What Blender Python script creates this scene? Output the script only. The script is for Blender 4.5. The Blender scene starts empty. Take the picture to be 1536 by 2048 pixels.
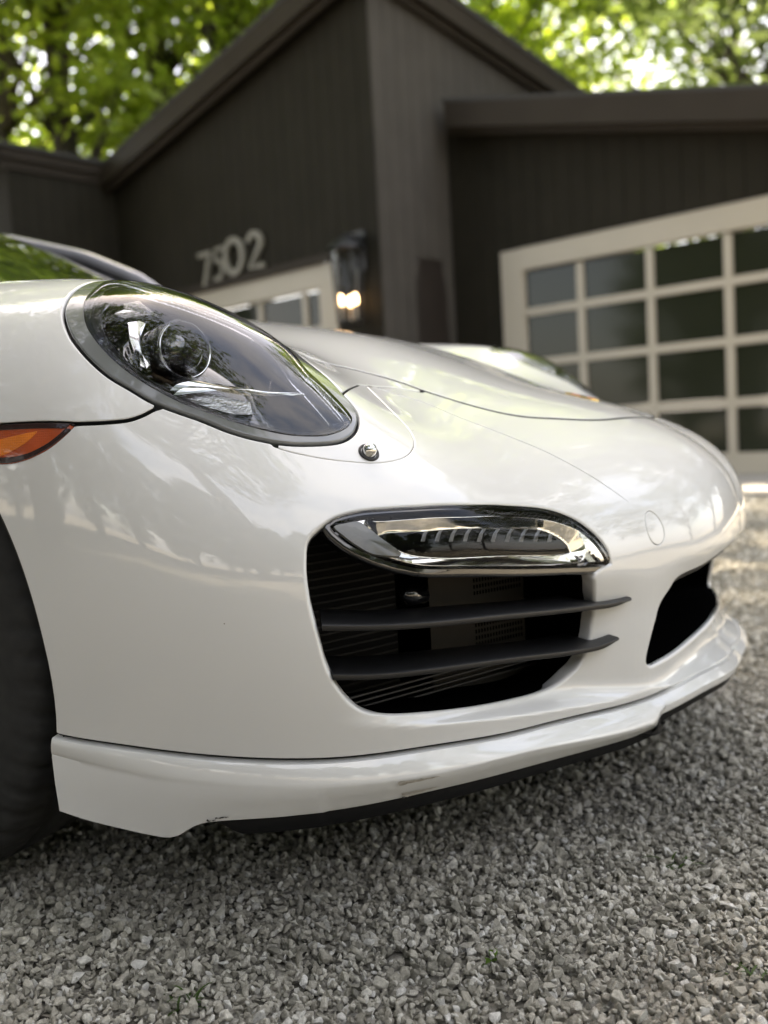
import bpy, bmesh, math, random
import numpy as np
from mathutils import Vector, Matrix
random.seed(5); rng=np.random.default_rng(11)
scene=bpy.context.scene
R_=math.radians
# ------------------------------------------------------------------ camera
F_PX=1900.; CAM=np.array([-1.656,-1.236,.584]); YAW,PITCH,ROLL=R_(63.66),R_(4.61),R_(3.165)
cy,sy,cp,sp=math.cos(YAW),math.sin(YAW),math.cos(PITCH),math.sin(PITCH)
c_f=np.array([sy*cp,cy*cp,-sp]); c_r0=np.array([cy,-sy,0.]); c_d0=np.cross(c_f,c_r0)
c_r=math.cos(ROLL)*c_r0+math.sin(ROLL)*c_d0; c_d=-math.sin(ROLL)*c_r0+math.cos(ROLL)*c_d0
cam=bpy.data.cameras.new('camera'); cam_o=bpy.data.objects.new('camera',cam); scene.collection.objects.link(cam_o)
m=Matrix.Identity(4)
for i in range(3):
    m[i][0]=c_r[i]; m[i][1]=-c_d[i]; m[i][2]=-c_f[i]; m[i][3]=CAM[i]
cam_o.matrix_world=m
cam.sensor_fit='VERTICAL'; cam.sensor_height=36; cam.sensor_width=27; cam.lens=F_PX/2048*36
cam.clip_start=.05; cam.clip_end=2000
cam.dof.use_dof=True; cam.dof.focus_distance=1.06; cam.dof.aperture_fstop=3.3
scene.camera=cam_o
# ------------------------------------------------------------------ sky, sun, exposure
SUN_HEAD,SUN_EL=R_(43),R_(58)
w=bpy.data.worlds.new('World'); scene.world=w; w.use_nodes=True
nt=w.node_tree; nt.nodes.clear()
sky=nt.nodes.new('ShaderNodeTexSky'); sky.sky_type='NISHITA'; sky.sun_disc=False
sky.sun_elevation=SUN_EL; sky.sun_rotation=SUN_HEAD; sky.air_density=1.0; sky.dust_density=2.5; sky.ozone_density=1.0
bg=nt.nodes.new('ShaderNodeBackground'); bg.inputs['Strength'].default_value=.13
wo=nt.nodes.new('ShaderNodeOutputWorld')
# thin bright cloud veil over the whole sky
wt=nt.nodes.new('ShaderNodeTexCoord'); wn_=nt.nodes.new('ShaderNodeTexNoise'); wn_.inputs['Scale'].default_value=2.6; wn_.inputs['Detail'].default_value=9; wn_.inputs['Roughness'].default_value=.58
nt.links.new(wt.outputs['Generated'],wn_.inputs['Vector'])
wr=nt.nodes.new('ShaderNodeMapRange'); wr.inputs[1].default_value=.40; wr.inputs[2].default_value=.66; wr.inputs[3].default_value=.18; wr.inputs[4].default_value=.85; nt.links.new(wn_.outputs['Fac'],wr.inputs[0])
wm=nt.nodes.new('ShaderNodeMix'); wm.data_type='RGBA'; wm.inputs[7].default_value=(4.0,4.15,4.5,1); nt.links.new(wr.outputs[0],wm.inputs[0]); nt.links.new(sky.outputs[0],wm.inputs[6]); nt.links.new(wm.outputs[2],bg.inputs[0])
nt.links.new(bg.outputs[0],wo.inputs[0])
sl=bpy.data.lights.new('sun','SUN'); sl.energy=4.8; sl.angle=R_(.6); sl.color=(1,.93,.8)
so=bpy.data.objects.new('sun',sl); scene.collection.objects.link(so)
sd_=Vector((math.sin(SUN_HEAD)*math.cos(SUN_EL),math.cos(SUN_HEAD)*math.cos(SUN_EL),math.sin(SUN_EL)))
so.rotation_euler=sd_.to_track_quat('Z','Y').to_euler(); so.location=sd_*60
scene.view_settings.view_transform='Standard'; scene.view_settings.look='None'
scene.view_settings.exposure=2.74; scene.view_settings.gamma=1.0
scene.view_settings.use_white_balance=True; scene.view_settings.white_balance_temperature=7600; scene.view_settings.white_balance_tint=12
scene.render.film_transparent=False
try:
    scene.cycles.max_bounces=10; scene.cycles.transparent_max_bounces=12; scene.cycles.caustics_reflective=False; scene.cycles.caustics_refractive=False
    scene.cycles.use_denoising=True
except Exception: pass
COL=scene.collection
# ------------------------------------------------------------------ helpers
def link(o,parent=None):
    COL.objects.link(o)
    if parent is not None: o.parent=parent
    return o
def tag(o,label=None,cat=None,group=None,kind=None):
    if label:o['label']=label
    if cat:o['category']=cat
    if group:o['group']=group
    if kind:o['kind']=kind
    return o
def empty(name,loc=(0,0,0),rz=0,parent=None):
    o=bpy.data.objects.new(name,None); o.location=loc; o.rotation_euler=(0,0,rz); o.empty_display_size=.1
    return link(o,parent)
def mesh_np(name,V,F,normals=None,smooth=True):
    """V (n,3); F: (k,3) or (k,4) array, or list of such arrays"""
    if isinstance(F,np.ndarray):F=[F]
    F=[np.asarray(f,np.int32) for f in F if len(f)]
    me=bpy.data.meshes.new(name); V=np.ascontiguousarray(V,np.float32)
    me.vertices.add(len(V)); me.vertices.foreach_set('co',V.ravel())
    loops=np.concatenate([f.ravel() for f in F]).astype(np.int32)
    tot=np.concatenate([np.full(len(f),f.shape[1],np.int32) for f in F])
    st=np.concatenate([[0],np.cumsum(tot)[:-1]]).astype(np.int32)
    me.loops.add(len(loops)); me.loops.foreach_set('vertex_index',loops)
    me.polygons.add(len(tot)); me.polygons.foreach_set('loop_start',st)
    try: me.polygons.foreach_set('loop_total',tot)
    except Exception: pass
    me.polygons.foreach_set('use_smooth',np.full(len(tot),bool(smooth)))
    me.update(calc_edges=True); me.validate(clean_customdata=False)
    if normals is not None and len(me.vertices)==len(normals):
        me.normals_split_custom_set_from_vertices(np.asarray(normals,np.float32).tolist())
    return me
def obj(name,me,mat=None,parent=None):
    o=bpy.data.objects.new(name,me)
    if mat is not None and not me.materials: me.materials.append(mat)
    return link(o,parent)
class MB:
    """small mesh collector: boxes, tubes, lathes"""
    def __init__(s): s.v=[];s.f=[]
    def add(s,V,F):
        n=len(s.v); s.v+= [tuple(map(float,x)) for x in V]; s.f+=[tuple(int(i)+n for i in f) for f in F]; return s
    def box(s,a,b):
        x0,y0,z0=a;x1,y1,z1=b
        return s.add([(x0,y0,z0),(x1,y0,z0),(x1,y1,z0),(x0,y1,z0),(x0,y0,z1),(x1,y0,z1),(x1,y1,z1),(x0,y1,z1)],[(0,3,2,1),(4,5,6,7),(0,1,5,4),(1,2,6,5),(2,3,7,6),(3,0,4,7)])
    def hexa(s,P):
        return s.add(P,[(0,3,2,1),(4,5,6,7),(0,1,5,4),(1,2,6,5),(2,3,7,6),(3,0,4,7)])
    def tube(s,P,r,n=8,cap=True):
        P=[Vector(p) for p in P]; rr=r if hasattr(r,'__len__') else [r]*len(P); V=[];F=[]
        for i,p in enumerate(P):
            t=(P[min(i+1,len(P)-1)]-P[max(i-1,0)]).normalized(); a=t.orthogonal().normalized() if i==0 else (a-t*a.dot(t)).normalized(); b=t.cross(a)
            for k in range(n):
                an=2*math.pi*k/n; V.append(p+(a*math.cos(an)+b*math.sin(an))*rr[i])
        for i in range(len(P)-1):
            for k in range(n): F.append((i*n+k,i*n+(k+1)%n,(i+1)*n+(k+1)%n,(i+1)*n+k))
        if cap: F.append(tuple(range(n))[::-1]); F.append(tuple((len(P)-1)*n+k for k in range(n)))
        return s.add(V,F)
    def lathe(s,o,axis,prof,n=32):
        o=Vector(o);ax=Vector(axis).normalized();a=ax.orthogonal().normalized();b=ax.cross(a);V=[];F=[]
        for r,h in prof:
            for k in range(n):
                an=2*math.pi*k/n; V.append(o+ax*h+(a*math.cos(an)+b*math.sin(an))*r)
        for i in range(len(prof)-1):
            for k in range(n): F.append((i*n+k,i*n+(k+1)%n,(i+1)*n+(k+1)%n,(i+1)*n+k))
        return s.add(V,F)
    def mesh(s,name,smooth=False,bevel=0):
        me=bpy.data.meshes.new(name); me.from_pydata(s.v,[],s.f)
        if bevel:
            bm=bmesh.new(); bm.from_mesh(me); bmesh.ops.remove_doubles(bm,verts=bm.verts,dist=1e-6)
            bmesh.ops.bevel(bm,geom=[e for e in bm.edges if len(e.link_faces)==2 and e.calc_face_angle(0)>.5],offset=bevel,segments=2,affect='EDGES'); bm.to_mesh(me); bm.free()
        me.polygons.foreach_set('use_smooth',[bool(smooth)]*len(me.polygons)); me.update(); return me
    def build(s,name,mat,parent=None,smooth=False,bevel=0): return obj(name,s.mesh(name,smooth,bevel),mat,parent)
def auto_smooth(o,ang=35):
    me=o.data; bm=bmesh.new(); bm.from_mesh(me)
    for e in bm.edges: e.smooth = len(e.link_faces)!=2 or e.calc_face_angle(0)<R_(ang)
    for f in bm.faces:f.smooth=True
    bm.to_mesh(me);bm.free();return o
def mirror_obj(o,parent=None,label=None):
    """copy of a part and its pieces on the other side of the car (x -> -x)"""
    me=o.data.copy(); n=len(me.vertices); co=np.empty(n*3,np.float32); me.vertices.foreach_get('co',co); co=co.reshape(-1,3)
    nor=np.array([l.vector[:] for l in me.vertex_normals],np.float32) if me.has_custom_normals else None
    if me.has_custom_normals:
        cn=np.empty(len(me.loops)*3,np.float32); me.corner_normals.foreach_get('vector',cn); cn=cn.reshape(-1,3)
        li=np.empty(len(me.loops),np.int32); me.loops.foreach_get('vertex_index',li); nor=np.zeros((n,3),np.float32); nor[li]=cn; nor*=[-1,1,1]
    polys=[tuple(p.vertices)[::-1] for p in me.polygons]; mi=[p.material_index for p in me.polygons]
    m2=bpy.data.meshes.new(o.data.name); m2.from_pydata((co*[-1,1,1]).tolist(),[],polys)
    for mt in me.materials:m2.materials.append(mt)
    m2.polygons.foreach_set('use_smooth',[p.use_smooth for p in me.polygons]); m2.polygons.foreach_set('material_index',mi)
    if nor is not None: m2.normals_split_custom_set_from_vertices(nor.tolist())
    bpy.data.meshes.remove(me)
    c=bpy.data.objects.new(o.name.split('.')[0],m2); link(c,parent)
    for k in o.keys():
        if k in('label','kind','group'):c[k]=o[k]
    if label:c['label']=label
    for ch in o.children:mirror_obj(ch,c)
    return c
# ------------------------------------------------------------------ materials
def new_mat(name):
    m=bpy.data.materials.new(name); m.use_nodes=True; n=m.node_tree.nodes; l=m.node_tree.links
    return m,n,l,n['Principled BSDF']
def mat(name,col,rough=.5,metal=0,spec=.5,coat=0,coat_r=.02,noise=None,bump=None,emit=None):
    """noise=(scale, amount[, detail]) varies the colour; bump=(scale,strength,dist)"""
    m,n,l,b=new_mat(name)
    b.inputs['Base Color'].default_value=(*col,1); b.inputs['Roughness'].default_value=rough; b.inputs['Metallic'].default_value=metal
    b.inputs['Specular IOR Level'].default_value=spec; b.inputs['Coat Weight'].default_value=coat; b.inputs['Coat Roughness'].default_value=coat_r
    tc=n.new('ShaderNodeTexCoord')
    if noise:
        t=n.new('ShaderNodeTexNoise'); t.inputs['Scale'].default_value=noise[0]; t.inputs['Detail'].default_value=6; l.new(tc.outputs['Object'],t.inputs['Vector'])
        mx=n.new('ShaderNodeMix'); mx.data_type='RGBA'; a=noise[1]
        mx.inputs[6].default_value=(*[c*(1-a) for c in col],1); mx.inputs[7].default_value=(*[min(1,c*(1+a)) for c in col],1)
        l.new(t.outputs['Fac'],mx.inputs[0]); l.new(mx.outputs[2],b.inputs['Base Color'])
    if bump:
        t=n.new('ShaderNodeTexNoise'); t.inputs['Scale'].default_value=bump[0]; t.inputs['Detail'].default_value=5; l.new(tc.outputs['Object'],t.inputs['Vector'])
        bp=n.new('ShaderNodeBump'); bp.inputs['Strength'].default_value=bump[1]; bp.inputs['Distance'].default_value=bump[2]; l.new(t.outputs['Fac'],bp.inputs['Height']); l.new(bp.outputs[0],b.inputs['Normal'])
    if emit: b.inputs['Emission Color'].default_value=(*emit[0],1); b.inputs['Emission Strength'].default_value=emit[1]
    return m
def glass_mat(name,tint=(1,1,1),ior=1.5,rough=.0):
    m=bpy.data.materials.new(name); m.use_nodes=True; n=m.node_tree.nodes; l=m.node_tree.links; n.clear()
    tr=n.new('ShaderNodeBsdfTransparent'); tr.inputs[0].default_value=(*tint,1)
    gl=n.new('ShaderNodeBsdfGlossy'); gl.inputs['Roughness'].default_value=rough
    fr=n.new('ShaderNodeFresnel'); fr.inputs[0].default_value=ior
    mx=n.new('ShaderNodeMixShader'); o=n.new('ShaderNodeOutputMaterial')
    l.new(fr.outputs[0],mx.inputs[0]); l.new(tr.outputs[0],mx.inputs[1]); l.new(gl.outputs[0],mx.inputs[2]); l.new(mx.outputs[0],o.inputs[0]); return m
def paint_mat():
    m,n,l,b=new_mat('white_car_paint')
    tc=n.new('ShaderNodeTexCoord')
    t=n.new('ShaderNodeTexNoise'); t.inputs['Scale'].default_value=2.5; t.inputs['Detail'].default_value=4; l.new(tc.outputs['Object'],t.inputs['Vector'])
    mx=n.new('ShaderNodeMix'); mx.data_type='RGBA'; mx.inputs[6].default_value=(.575,.572,.552,1); mx.inputs[7].default_value=(.615,.612,.592,1)
    l.new(t.outputs['Fac'],mx.inputs[0])
    # fine road specks
    v=n.new('ShaderNodeTexVoronoi'); v.inputs['Scale'].default_value=70; l.new(tc.outputs['Object'],v.inputs['Vector'])
    wn=n.new('ShaderNodeTexWhiteNoise'); l.new(v.outputs['Position'],wn.inputs['Vector'])
    mm=n.new('ShaderNodeMath'); mm.operation='GREATER_THAN'; mm.inputs[1].default_value=.985; l.new(wn.outputs['Value'],mm.inputs[0])
    lt=n.new('ShaderNodeMath'); lt.operation='LESS_THAN'; lt.inputs[1].default_value=.055; l.new(v.outputs['Distance'],lt.inputs[0])
    mu=n.new('ShaderNodeMath'); mu.operation='MULTIPLY'; l.new(mm.outputs[0],mu.inputs[0]); l.new(lt.outputs[0],mu.inputs[1])
    m2=n.new('ShaderNodeMix'); m2.data_type='RGBA'; m2.inputs[7].default_value=(.12,.1,.08,1); l.new(mu.outputs[0],m2.inputs[0]); l.new(mx.outputs[2],m2.inputs[6]); l.new(m2.outputs[2],b.inputs['Base Color'])
    # thin film of dust: roughness of the clear coat varies a little
    t2=n.new('ShaderNodeTexNoise'); t2.inputs['Scale'].default_value=38; t2.inputs['Detail'].default_value=8; l.new(tc.outputs['Object'],t2.inputs['Vector'])
    mr=n.new('ShaderNodeMapRange'); mr.inputs[1].default_value=.35; mr.inputs[2].default_value=.8; mr.inputs[3].default_value=.0; mr.inputs[4].default_value=.012; l.new(t2.outputs['Fac'],mr.inputs[0]); l.new(mr.outputs[0],b.inputs['Coat Roughness'])
    # orange peel
    t3=n.new('ShaderNodeTexNoise'); t3.inputs['Scale'].default_value=260; t3.inputs['Detail'].default_value=1; l.new(tc.outputs['Object'],t3.inputs['Vector'])
    bp=n.new('ShaderNodeBump'); bp.inputs['Strength'].default_value=.02; bp.inputs['Distance'].default_value=.0003; l.new(t3.outputs['Fac'],bp.inputs['Height']); l.new(bp.outputs[0],b.inputs['Coat Normal'])
    b.inputs['Roughness'].default_value=.45; b.inputs['Specular IOR Level'].default_value=.3; b.inputs['Coat Weight'].default_value=1; b.inputs['Coat IOR'].default_value=1.68
    return m
M={}
M['paint']=paint_mat()
M['black_plastic']=mat('black_plastic',(.004,.004,.0045),.55,spec=.25,bump=(900,.15,.0004))
M['black_gloss']=mat('black_gloss',(.006,.006,.007),.08,coat=1)
M['rubber']=mat('rubber',(.022,.022,.021),.75,spec=.3,noise=(60,.4),bump=(400,.3,.0005))
M['plain_black']=mat('plain_black_fill',(.006,.006,.006),.5)
M['slat']=mat('slat_satin_black',(.007,.007,.0075),.42,bump=(1500,.2,.0003))
M['ring']=mat('headlight_ring_grey',(.13,.135,.135),.16,metal=.0,spec=.6,coat=1,coat_r=.02)
M['chrome']=mat('chrome',(.78,.78,.77),.06,metal=1)
M['chrome_rib']=mat('ribbed_chrome',(.62,.63,.64),.12,metal=1,bump=(420,.6,.0012))
M['silver']=mat('satin_silver',(.42,.42,.45),.22,metal=1)
M['warm_chrome']=mat('lamp_reflector',(.80,.78,.73),.07,metal=1)
M['lens']=glass_mat('clear_lens',(.97,.97,.97),1.72)
M['dlens']=glass_mat('clear_lamp_lens',(.96,.96,.96),1.33)
M['plens']=mat('projector_glass',(.02,.02,.022),.02,coat=1,spec=1)
M['wing']=mat('smoked_plastic',(.13,.135,.125),.3,coat=.6,noise=(60,.25))
M['led']=mat('led_rib',(.05,.046,.04),.35,coat=.5)
M['radiator']=mat('radiator_black',(.004,.004,.004),.8,spec=.12,bump=(300,.5,.001))
M['perf']=mat('condenser_plate',(.030,.026,.021),.6,spec=.15,noise=(25,.25))
M['hole']=mat('hole_black',(.002,.002,.002),.95,spec=.0)
M['gold']=mat('crest_gold',(.75,.52,.2),.25,metal=.8); M['red']=mat('crest_red',(.5,.02,.02),.3); M['dark']=mat('crest_black',(.01,.01,.01),.3)
M['wglass']=mat('windscreen_glass',(.008,.010,.009),.02,spec=.6,coat=1)
M['rim']=mat('wheel_alloy',(.12,.12,.125),.3,metal=1)
M['disc']=mat('brake_disc',(.3,.3,.3),.35,metal=1)
def marker_mat(name,col):
    m,n,l,b=new_mat(name); tc=n.new('ShaderNodeTexCoord')
    mp=n.new('ShaderNodeMapping'); mp.inputs['Scale'].default_value=(1,1,1); l.new(tc.outputs['Object'],mp.inputs[0])
    v=n.new('ShaderNodeTexVoronoi'); v.inputs['Scale'].default_value=380; v.inputs['Randomness'].default_value=.15; l.new(mp.outputs[0],v.inputs['Vector'])
    t=n.new('ShaderNodeTexNoise'); t.inputs['Scale'].default_value=18; l.new(tc.outputs['Object'],t.inputs['Vector'])
    mx=n.new('ShaderNodeMix'); mx.data_type='RGBA'; mx.inputs[6].default_value=(*[c*.55 for c in col],1); mx.inputs[7].default_value=(*col,1); l.new(t.outputs['Fac'],mx.inputs[0]); l.new(mx.outputs[2],b.inputs['Base Color'])
    bp=n.new('ShaderNodeBump'); bp.inputs['Strength'].default_value=.8; bp.inputs['Distance'].default_value=.001; l.new(v.outputs['Distance'],bp.inputs['Height']); l.new(bp.outputs[0],b.inputs['Normal'])
    b.inputs['Roughness'].default_value=.22; b.inputs['Coat Weight'].default_value=1; b.inputs['Subsurface Weight'].default_value=.0
    return m
M['amber']=marker_mat('amber_lens',(.85,.21,.012)); M['amber_dark']=marker_mat('amber_deep',(.5,.07,.008))

M['bezel']=mat('marker_bezel',(.02,.006,.005),.25,coat=.5)
M['pillar']=mat('pillar_grey',(.16,.16,.18),.25,coat=1)

# ------------------------------------------------------------------ ground and gravel
def gravel_ground_mat():
    m,n,l,b=new_mat('gravel_bed'); tc=n.new('ShaderNodeTexCoord')
    v=n.new('ShaderNodeTexVoronoi'); v.inputs['Scale'].default_value=75; l.new(tc.outputs['Object'],v.inputs['Vector'])
    t=n.new('ShaderNodeTexNoise'); t.inputs['Scale'].default_value=1.3; t.inputs['Detail'].default_value=6; l.new(tc.outputs['Object'],t.inputs['Vector'])
    cr=n.new('ShaderNodeValToRGB'); cr.color_ramp.elements[0].color=(.08,.075,.06,1); cr.color_ramp.elements[1].color=(.46,.43,.37,1); 
    wn=n.new('ShaderNodeTexWhiteNoise'); l.new(v.outputs['Position'],wn.inputs['Vector']); l.new(wn.outputs['Value'],cr.inputs[0])
    mx=n.new('ShaderNodeMix'); mx.data_type='RGBA'; mx.blend_type='MULTIPLY'; mx.inputs[0].default_value=.5; l.new(cr.outputs[0],mx.inputs[6]); l.new(t.outputs['Fac'],mx.inputs[7]); l.new(mx.outputs[2],b.inputs['Base Color'])
    bp=n.new('ShaderNodeBump'); bp.inputs['Strength'].default_value=1; bp.inputs['Distance'].default_value=.012; bp.invert=True; l.new(v.outputs['Distance'],bp.inputs['Height']); l.new(bp.outputs[0],b.inputs['Normal'])
    b.inputs['Roughness'].default_value=.95; b.inputs['Specular IOR Level'].default_value=.2
    return m
def stone_mat():
    m,n,l,b=new_mat('crushed_stone'); oi=n.new('ShaderNodeObjectInfo'); tc=n.new('ShaderNodeTexCoord')
    cr=n.new('ShaderNodeValToRGB'); e=cr.color_ramp.elements
    e[0].position=0;e[0].color=(.22,.208,.168,1); e[1].position=1;e[1].color=(.70,.68,.63,1)
    for p,c in((.25,(.36,.335,.275)),(.5,(.46,.43,.36)),(.72,(.56,.525,.445)),(.88,(.66,.63,.55))):
        x=e.new(p);x.color=(*c,1)
    l.new(oi.outputs['Random'],cr.inputs[0])
    ad=n.new('ShaderNodeVectorMath'); ad.operation='ADD'; cv=n.new('ShaderNodeVectorMath'); cv.operation='SCALE'; cv.inputs[0].default_value=(37,11,23); l.new(oi.outputs['Random'],cv.inputs['Scale'])
    l.new(tc.outputs['Object'],ad.inputs[0]); l.new(cv.outputs[0],ad.inputs[1])
    t=n.new('ShaderNodeTexNoise'); t.inputs['Scale'].default_value=3.2; t.inputs['Detail'].default_value=8; t.inputs['Roughness'].default_value=.75; l.new(ad.outputs[0],t.inputs['Vector'])
    mr=n.new('ShaderNodeMapRange'); mr.inputs[1].default_value=.3; mr.inputs[2].default_value=.75; mr.inputs[3].default_value=.55; mr.inputs[4].default_value=1.35; l.new(t.outputs['Fac'],mr.inputs[0])
    mx=n.new('ShaderNodeVectorMath'); mx.operation='SCALE'; l.new(cr.outputs[0],mx.inputs[0]); l.new(mr.outputs[0],mx.inputs['Scale']); tl=n.new('ShaderNodeTexNoise'); tl.inputs['Scale'].default_value=2.2; tl.inputs['Detail'].default_value=3; l.new(oi.outputs['Location'],tl.inputs['Vector'])
    ml=n.new('ShaderNodeMapRange'); ml.inputs[1].default_value=.3; ml.inputs[2].default_value=.7; ml.inputs[3].default_value=.72; ml.inputs[4].default_value=1.2; l.new(tl.outputs['Fac'],ml.inputs[0])
    m3=n.new('ShaderNodeVectorMath'); m3.operation='SCALE'; l.new(mx.outputs[0],m3.inputs[0]); l.new(ml.outputs[0],m3.inputs['Scale']); l.new(m3.outputs[0],b.inputs['Base Color'])
    bp=n.new('ShaderNodeBump'); bp.inputs['Strength'].default_value=.5; bp.inputs['Distance'].default_value=.08; l.new(t.outputs['Fac'],bp.inputs['Height']); l.new(bp.outputs[0],b.inputs['Normal'])
    b.inputs['Roughness'].default_value=.8; b.inputs['Specular IOR Level'].default_value=.35
    return m
g=MB().add([(-90,-90,0),(90,-90,0),(90,90,0),(-90,90,0)],[(0,1,2,3)]).build('ground',gravel_ground_mat()); tag(g,'gravel ground of the drive and yard',kind='structure')
stone_col=bpy.data.collections.new('stone_shapes'); SM=stone_mat()
for k in range(18):
    bm=bmesh.new(); n=rng.integers(11,17); P=rng.normal(size=(n,3)); P/=np.linalg.norm(P,axis=1,keepdims=True); P*=rng.uniform(.75,1.1,(n,1))
    P*=np.array([1,rng.uniform(.6,.9),rng.uniform(.45,.75)])*.5
    for p in P:bm.verts.new(p)
    r=bmesh.ops.convex_hull(bm,input=bm.verts); bmesh.ops.delete(bm,geom=[v for v in bm.verts if not v.link_faces],context='VERTS')
    bmesh.ops.bevel(bm,geom=list(bm.edges),offset=.035,segments=1,affect='EDGES',clamp_overlap=True)
    me=bpy.data.meshes.new('stone'); bm.to_mesh(me); bm.free(); me.materials.append(SM)
    o=bpy.data.objects.new('stone',me); stone_col.objects.link(o)
def scatter(r0,r1,half,dens,s0,s1,zlo,zhi):
    n=int(dens*half*(r1*r1-r0*r0)); r=np.sqrt(rng.uniform(r0*r0,r1*r1,n)); a=YAW+rng.uniform(-half,half,n)
    x=CAM[0]+r*np.sin(a); y=CAM[1]+r*np.cos(a)
    s=s0*np.exp(rng.normal(0,.32,n)); s=np.where(rng.uniform(0,1,n)<.02,s*1.4,s); s=np.clip(s,s0*.35,s1)
    return np.c_[x,y,rng.uniform(zlo,zhi,n)+s*.12],s
L=[scatter(.45,1.5,R_(44),21000,.0092,.019,-.004,.003),scatter(.45,1.5,R_(44),14000,.0097,.020,.002,.009),
   scatter(1.5,3.0,R_(40),12000,.0118,.023,-.004,.006),scatter(3.0,8.5,R_(34),3000,.0195,.034,-.006,.006)]
P=np.vstack([a for a,b in L]); S=np.concatenate([b for a,b in L])
# gentle unevenness of the drive
P[:,2]+=.004*np.sin(P[:,0]*9+1)*np.cos(P[:,1]*7)
me=bpy.data.meshes.new('gravel'); me.vertices.add(len(P)); me.vertices.foreach_set('co',P.astype(np.float32).ravel())
at_=me.attributes.new('rot','FLOAT_VECTOR','POINT'); rot=np.c_[rng.normal(0,.75,len(P)),rng.normal(0,.75,len(P)),rng.uniform(0,6.283,len(P))]; at_.data.foreach_set('vector',rot.astype(np.float32).ravel())
at_=me.attributes.new('scl','FLOAT','POINT'); at_.data.foreach_set('value',(S*1.15).astype(np.float32))
at_=me.attributes.new('pick','INT','POINT'); at_.data.foreach_set('value',rng.integers(0,18,len(P)).astype(np.int32))
me.update(); gr=obj('gravel',me); me.materials.append(SM)
ng=bpy.data.node_groups.new('scatter_stones','GeometryNodeTree'); ng.interface.new_socket('Geometry',in_out='INPUT',socket_type='NodeSocketGeometry'); ng.interface.new_socket('Geometry',in_out='OUTPUT',socket_type='NodeSocketGeometry')
N=ng.nodes; gi=N.new('NodeGroupInput'); go=N.new('NodeGroupOutput'); ip=N.new('GeometryNodeInstanceOnPoints'); ci=N.new('GeometryNodeCollectionInfo'); ci.inputs['Collection'].default_value=stone_col
ci.inputs['Separate Children'].default_value=True; ci.inputs['Reset Children'].default_value=True
def named(nm,ty):
    x=N.new('GeometryNodeInputNamedAttribute'); x.data_type=ty; x.inputs['Name'].default_value=nm; return x.outputs['Attribute']
K=ng.links; K.new(gi.outputs[0],ip.inputs['Points']); K.new(ci.outputs[0],ip.inputs['Instance']); ip.inputs['Pick Instance'].default_value=True
K.new(named('pick','INT'),ip.inputs['Instance Index']); K.new(named('rot','FLOAT_VECTOR'),ip.inputs['Rotation']); K.new(named('scl','FLOAT'),ip.inputs['Scale']); K.new(ip.outputs[0],go.inputs[0])
md=gr.modifiers.new('stones','NODES'); md.node_group=ng
tag(gr,'loose grey crushed stone gravel under the car','gravel',kind='stuff')
# ------------------------------------------------------------------ house (local x = v across the drive, y = u along the walls)
HG=(7.916,-.251,0.); HR=math.atan2(-.294,.956)
M['siding_lit']=mat('siding_painted_light',(.066,.059,.050),.7,spec=.15,noise=(3,.2),bump=(60,.25,.004))  # same siding, colour lightened to stand for the light on the tower's flank
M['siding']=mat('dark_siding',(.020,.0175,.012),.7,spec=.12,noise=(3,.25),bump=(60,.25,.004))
M['trim_dark']=mat('dark_fascia',(.034,.027,.020),.6,spec=.15,noise=(2,.2))
M['frame']=mat('door_frame_cream',(.42,.375,.30),.45,noise=(2,.08))
M['pane']=mat('dark_pane',(.020,.023,.014),.08,spec=.25)
M['roofing']=mat('roof_shingle',(.05,.048,.045),.9,bump=(40,.6,.02))
M['door_brown']=mat('door_brown',(.022,.016,.012),.5,noise=(4,.3))
M['digit']=mat('digit_metal',(.20,.185,.145),.45,noise=(8,.2))
M['lamp_black']=mat('lantern_black',(.01,.01,.01),.45)
house=empty('house',HG,HR); tag(house,'dark sided modern house with sloping roofs behind the car','house')
def board_wall(name,axis,pos,a0,a1,ztop,zbot,face,th=.009,bw=.205,sm='siding'):
    """boards on plane axis=pos (axis 'x' or 'y'), between a0..a1; face = direction (+1/-1) the boards look; zbot(a) may cut openings"""
    back=MB()
    A0,A1=min(a0,a1),max(a0,a1); nn=max(1,int(round((A1-A0)/bw))); w=(A1-A0)/nn
    b0=pos; b1=pos-face*.10
    def P(a,d,z): return (d,a,z) if axis=='x' else (a,d,z)
    def slab(mb,s,e,d0,d1):
        q=[]
        for z in (0,1):
            for a,d in((s,d0),(e,d0),(e,d1),(s,d1)): q.append(P(a,d,(zbot(s+1e-4) if a==s else zbot(e-1e-4)) if z==0 else ztop(a)))
        mb.hexa(q)
    edges=[A0+i*w for i in range(nn+1)]
    wall=None; mb=MB()
    for i in range(nn):
        s,e=edges[i],edges[i+1]; zb=zbot((s+e)/2)
        if ztop(s)<=zb+.02: continue
        slab(mb,s,e,b0-face*.001,b1)
    wall=mb.build(name,M[sm],house)
    for i in range(nn):
        s,e=edges[i]+.004,edges[i+1]-.004
        if ztop(s)<=zbot((s+e)/2)+.02: continue
        t=MB(); slab(t,s,e,b0+face*th,b0); t.build('board',M[sm],wall)
    return wall
gtop=lambda u:3.438+(u+.375)*.2388-.02
def gbot(u): return 2.56 if -2.42<u<2.62 else 0.
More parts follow.
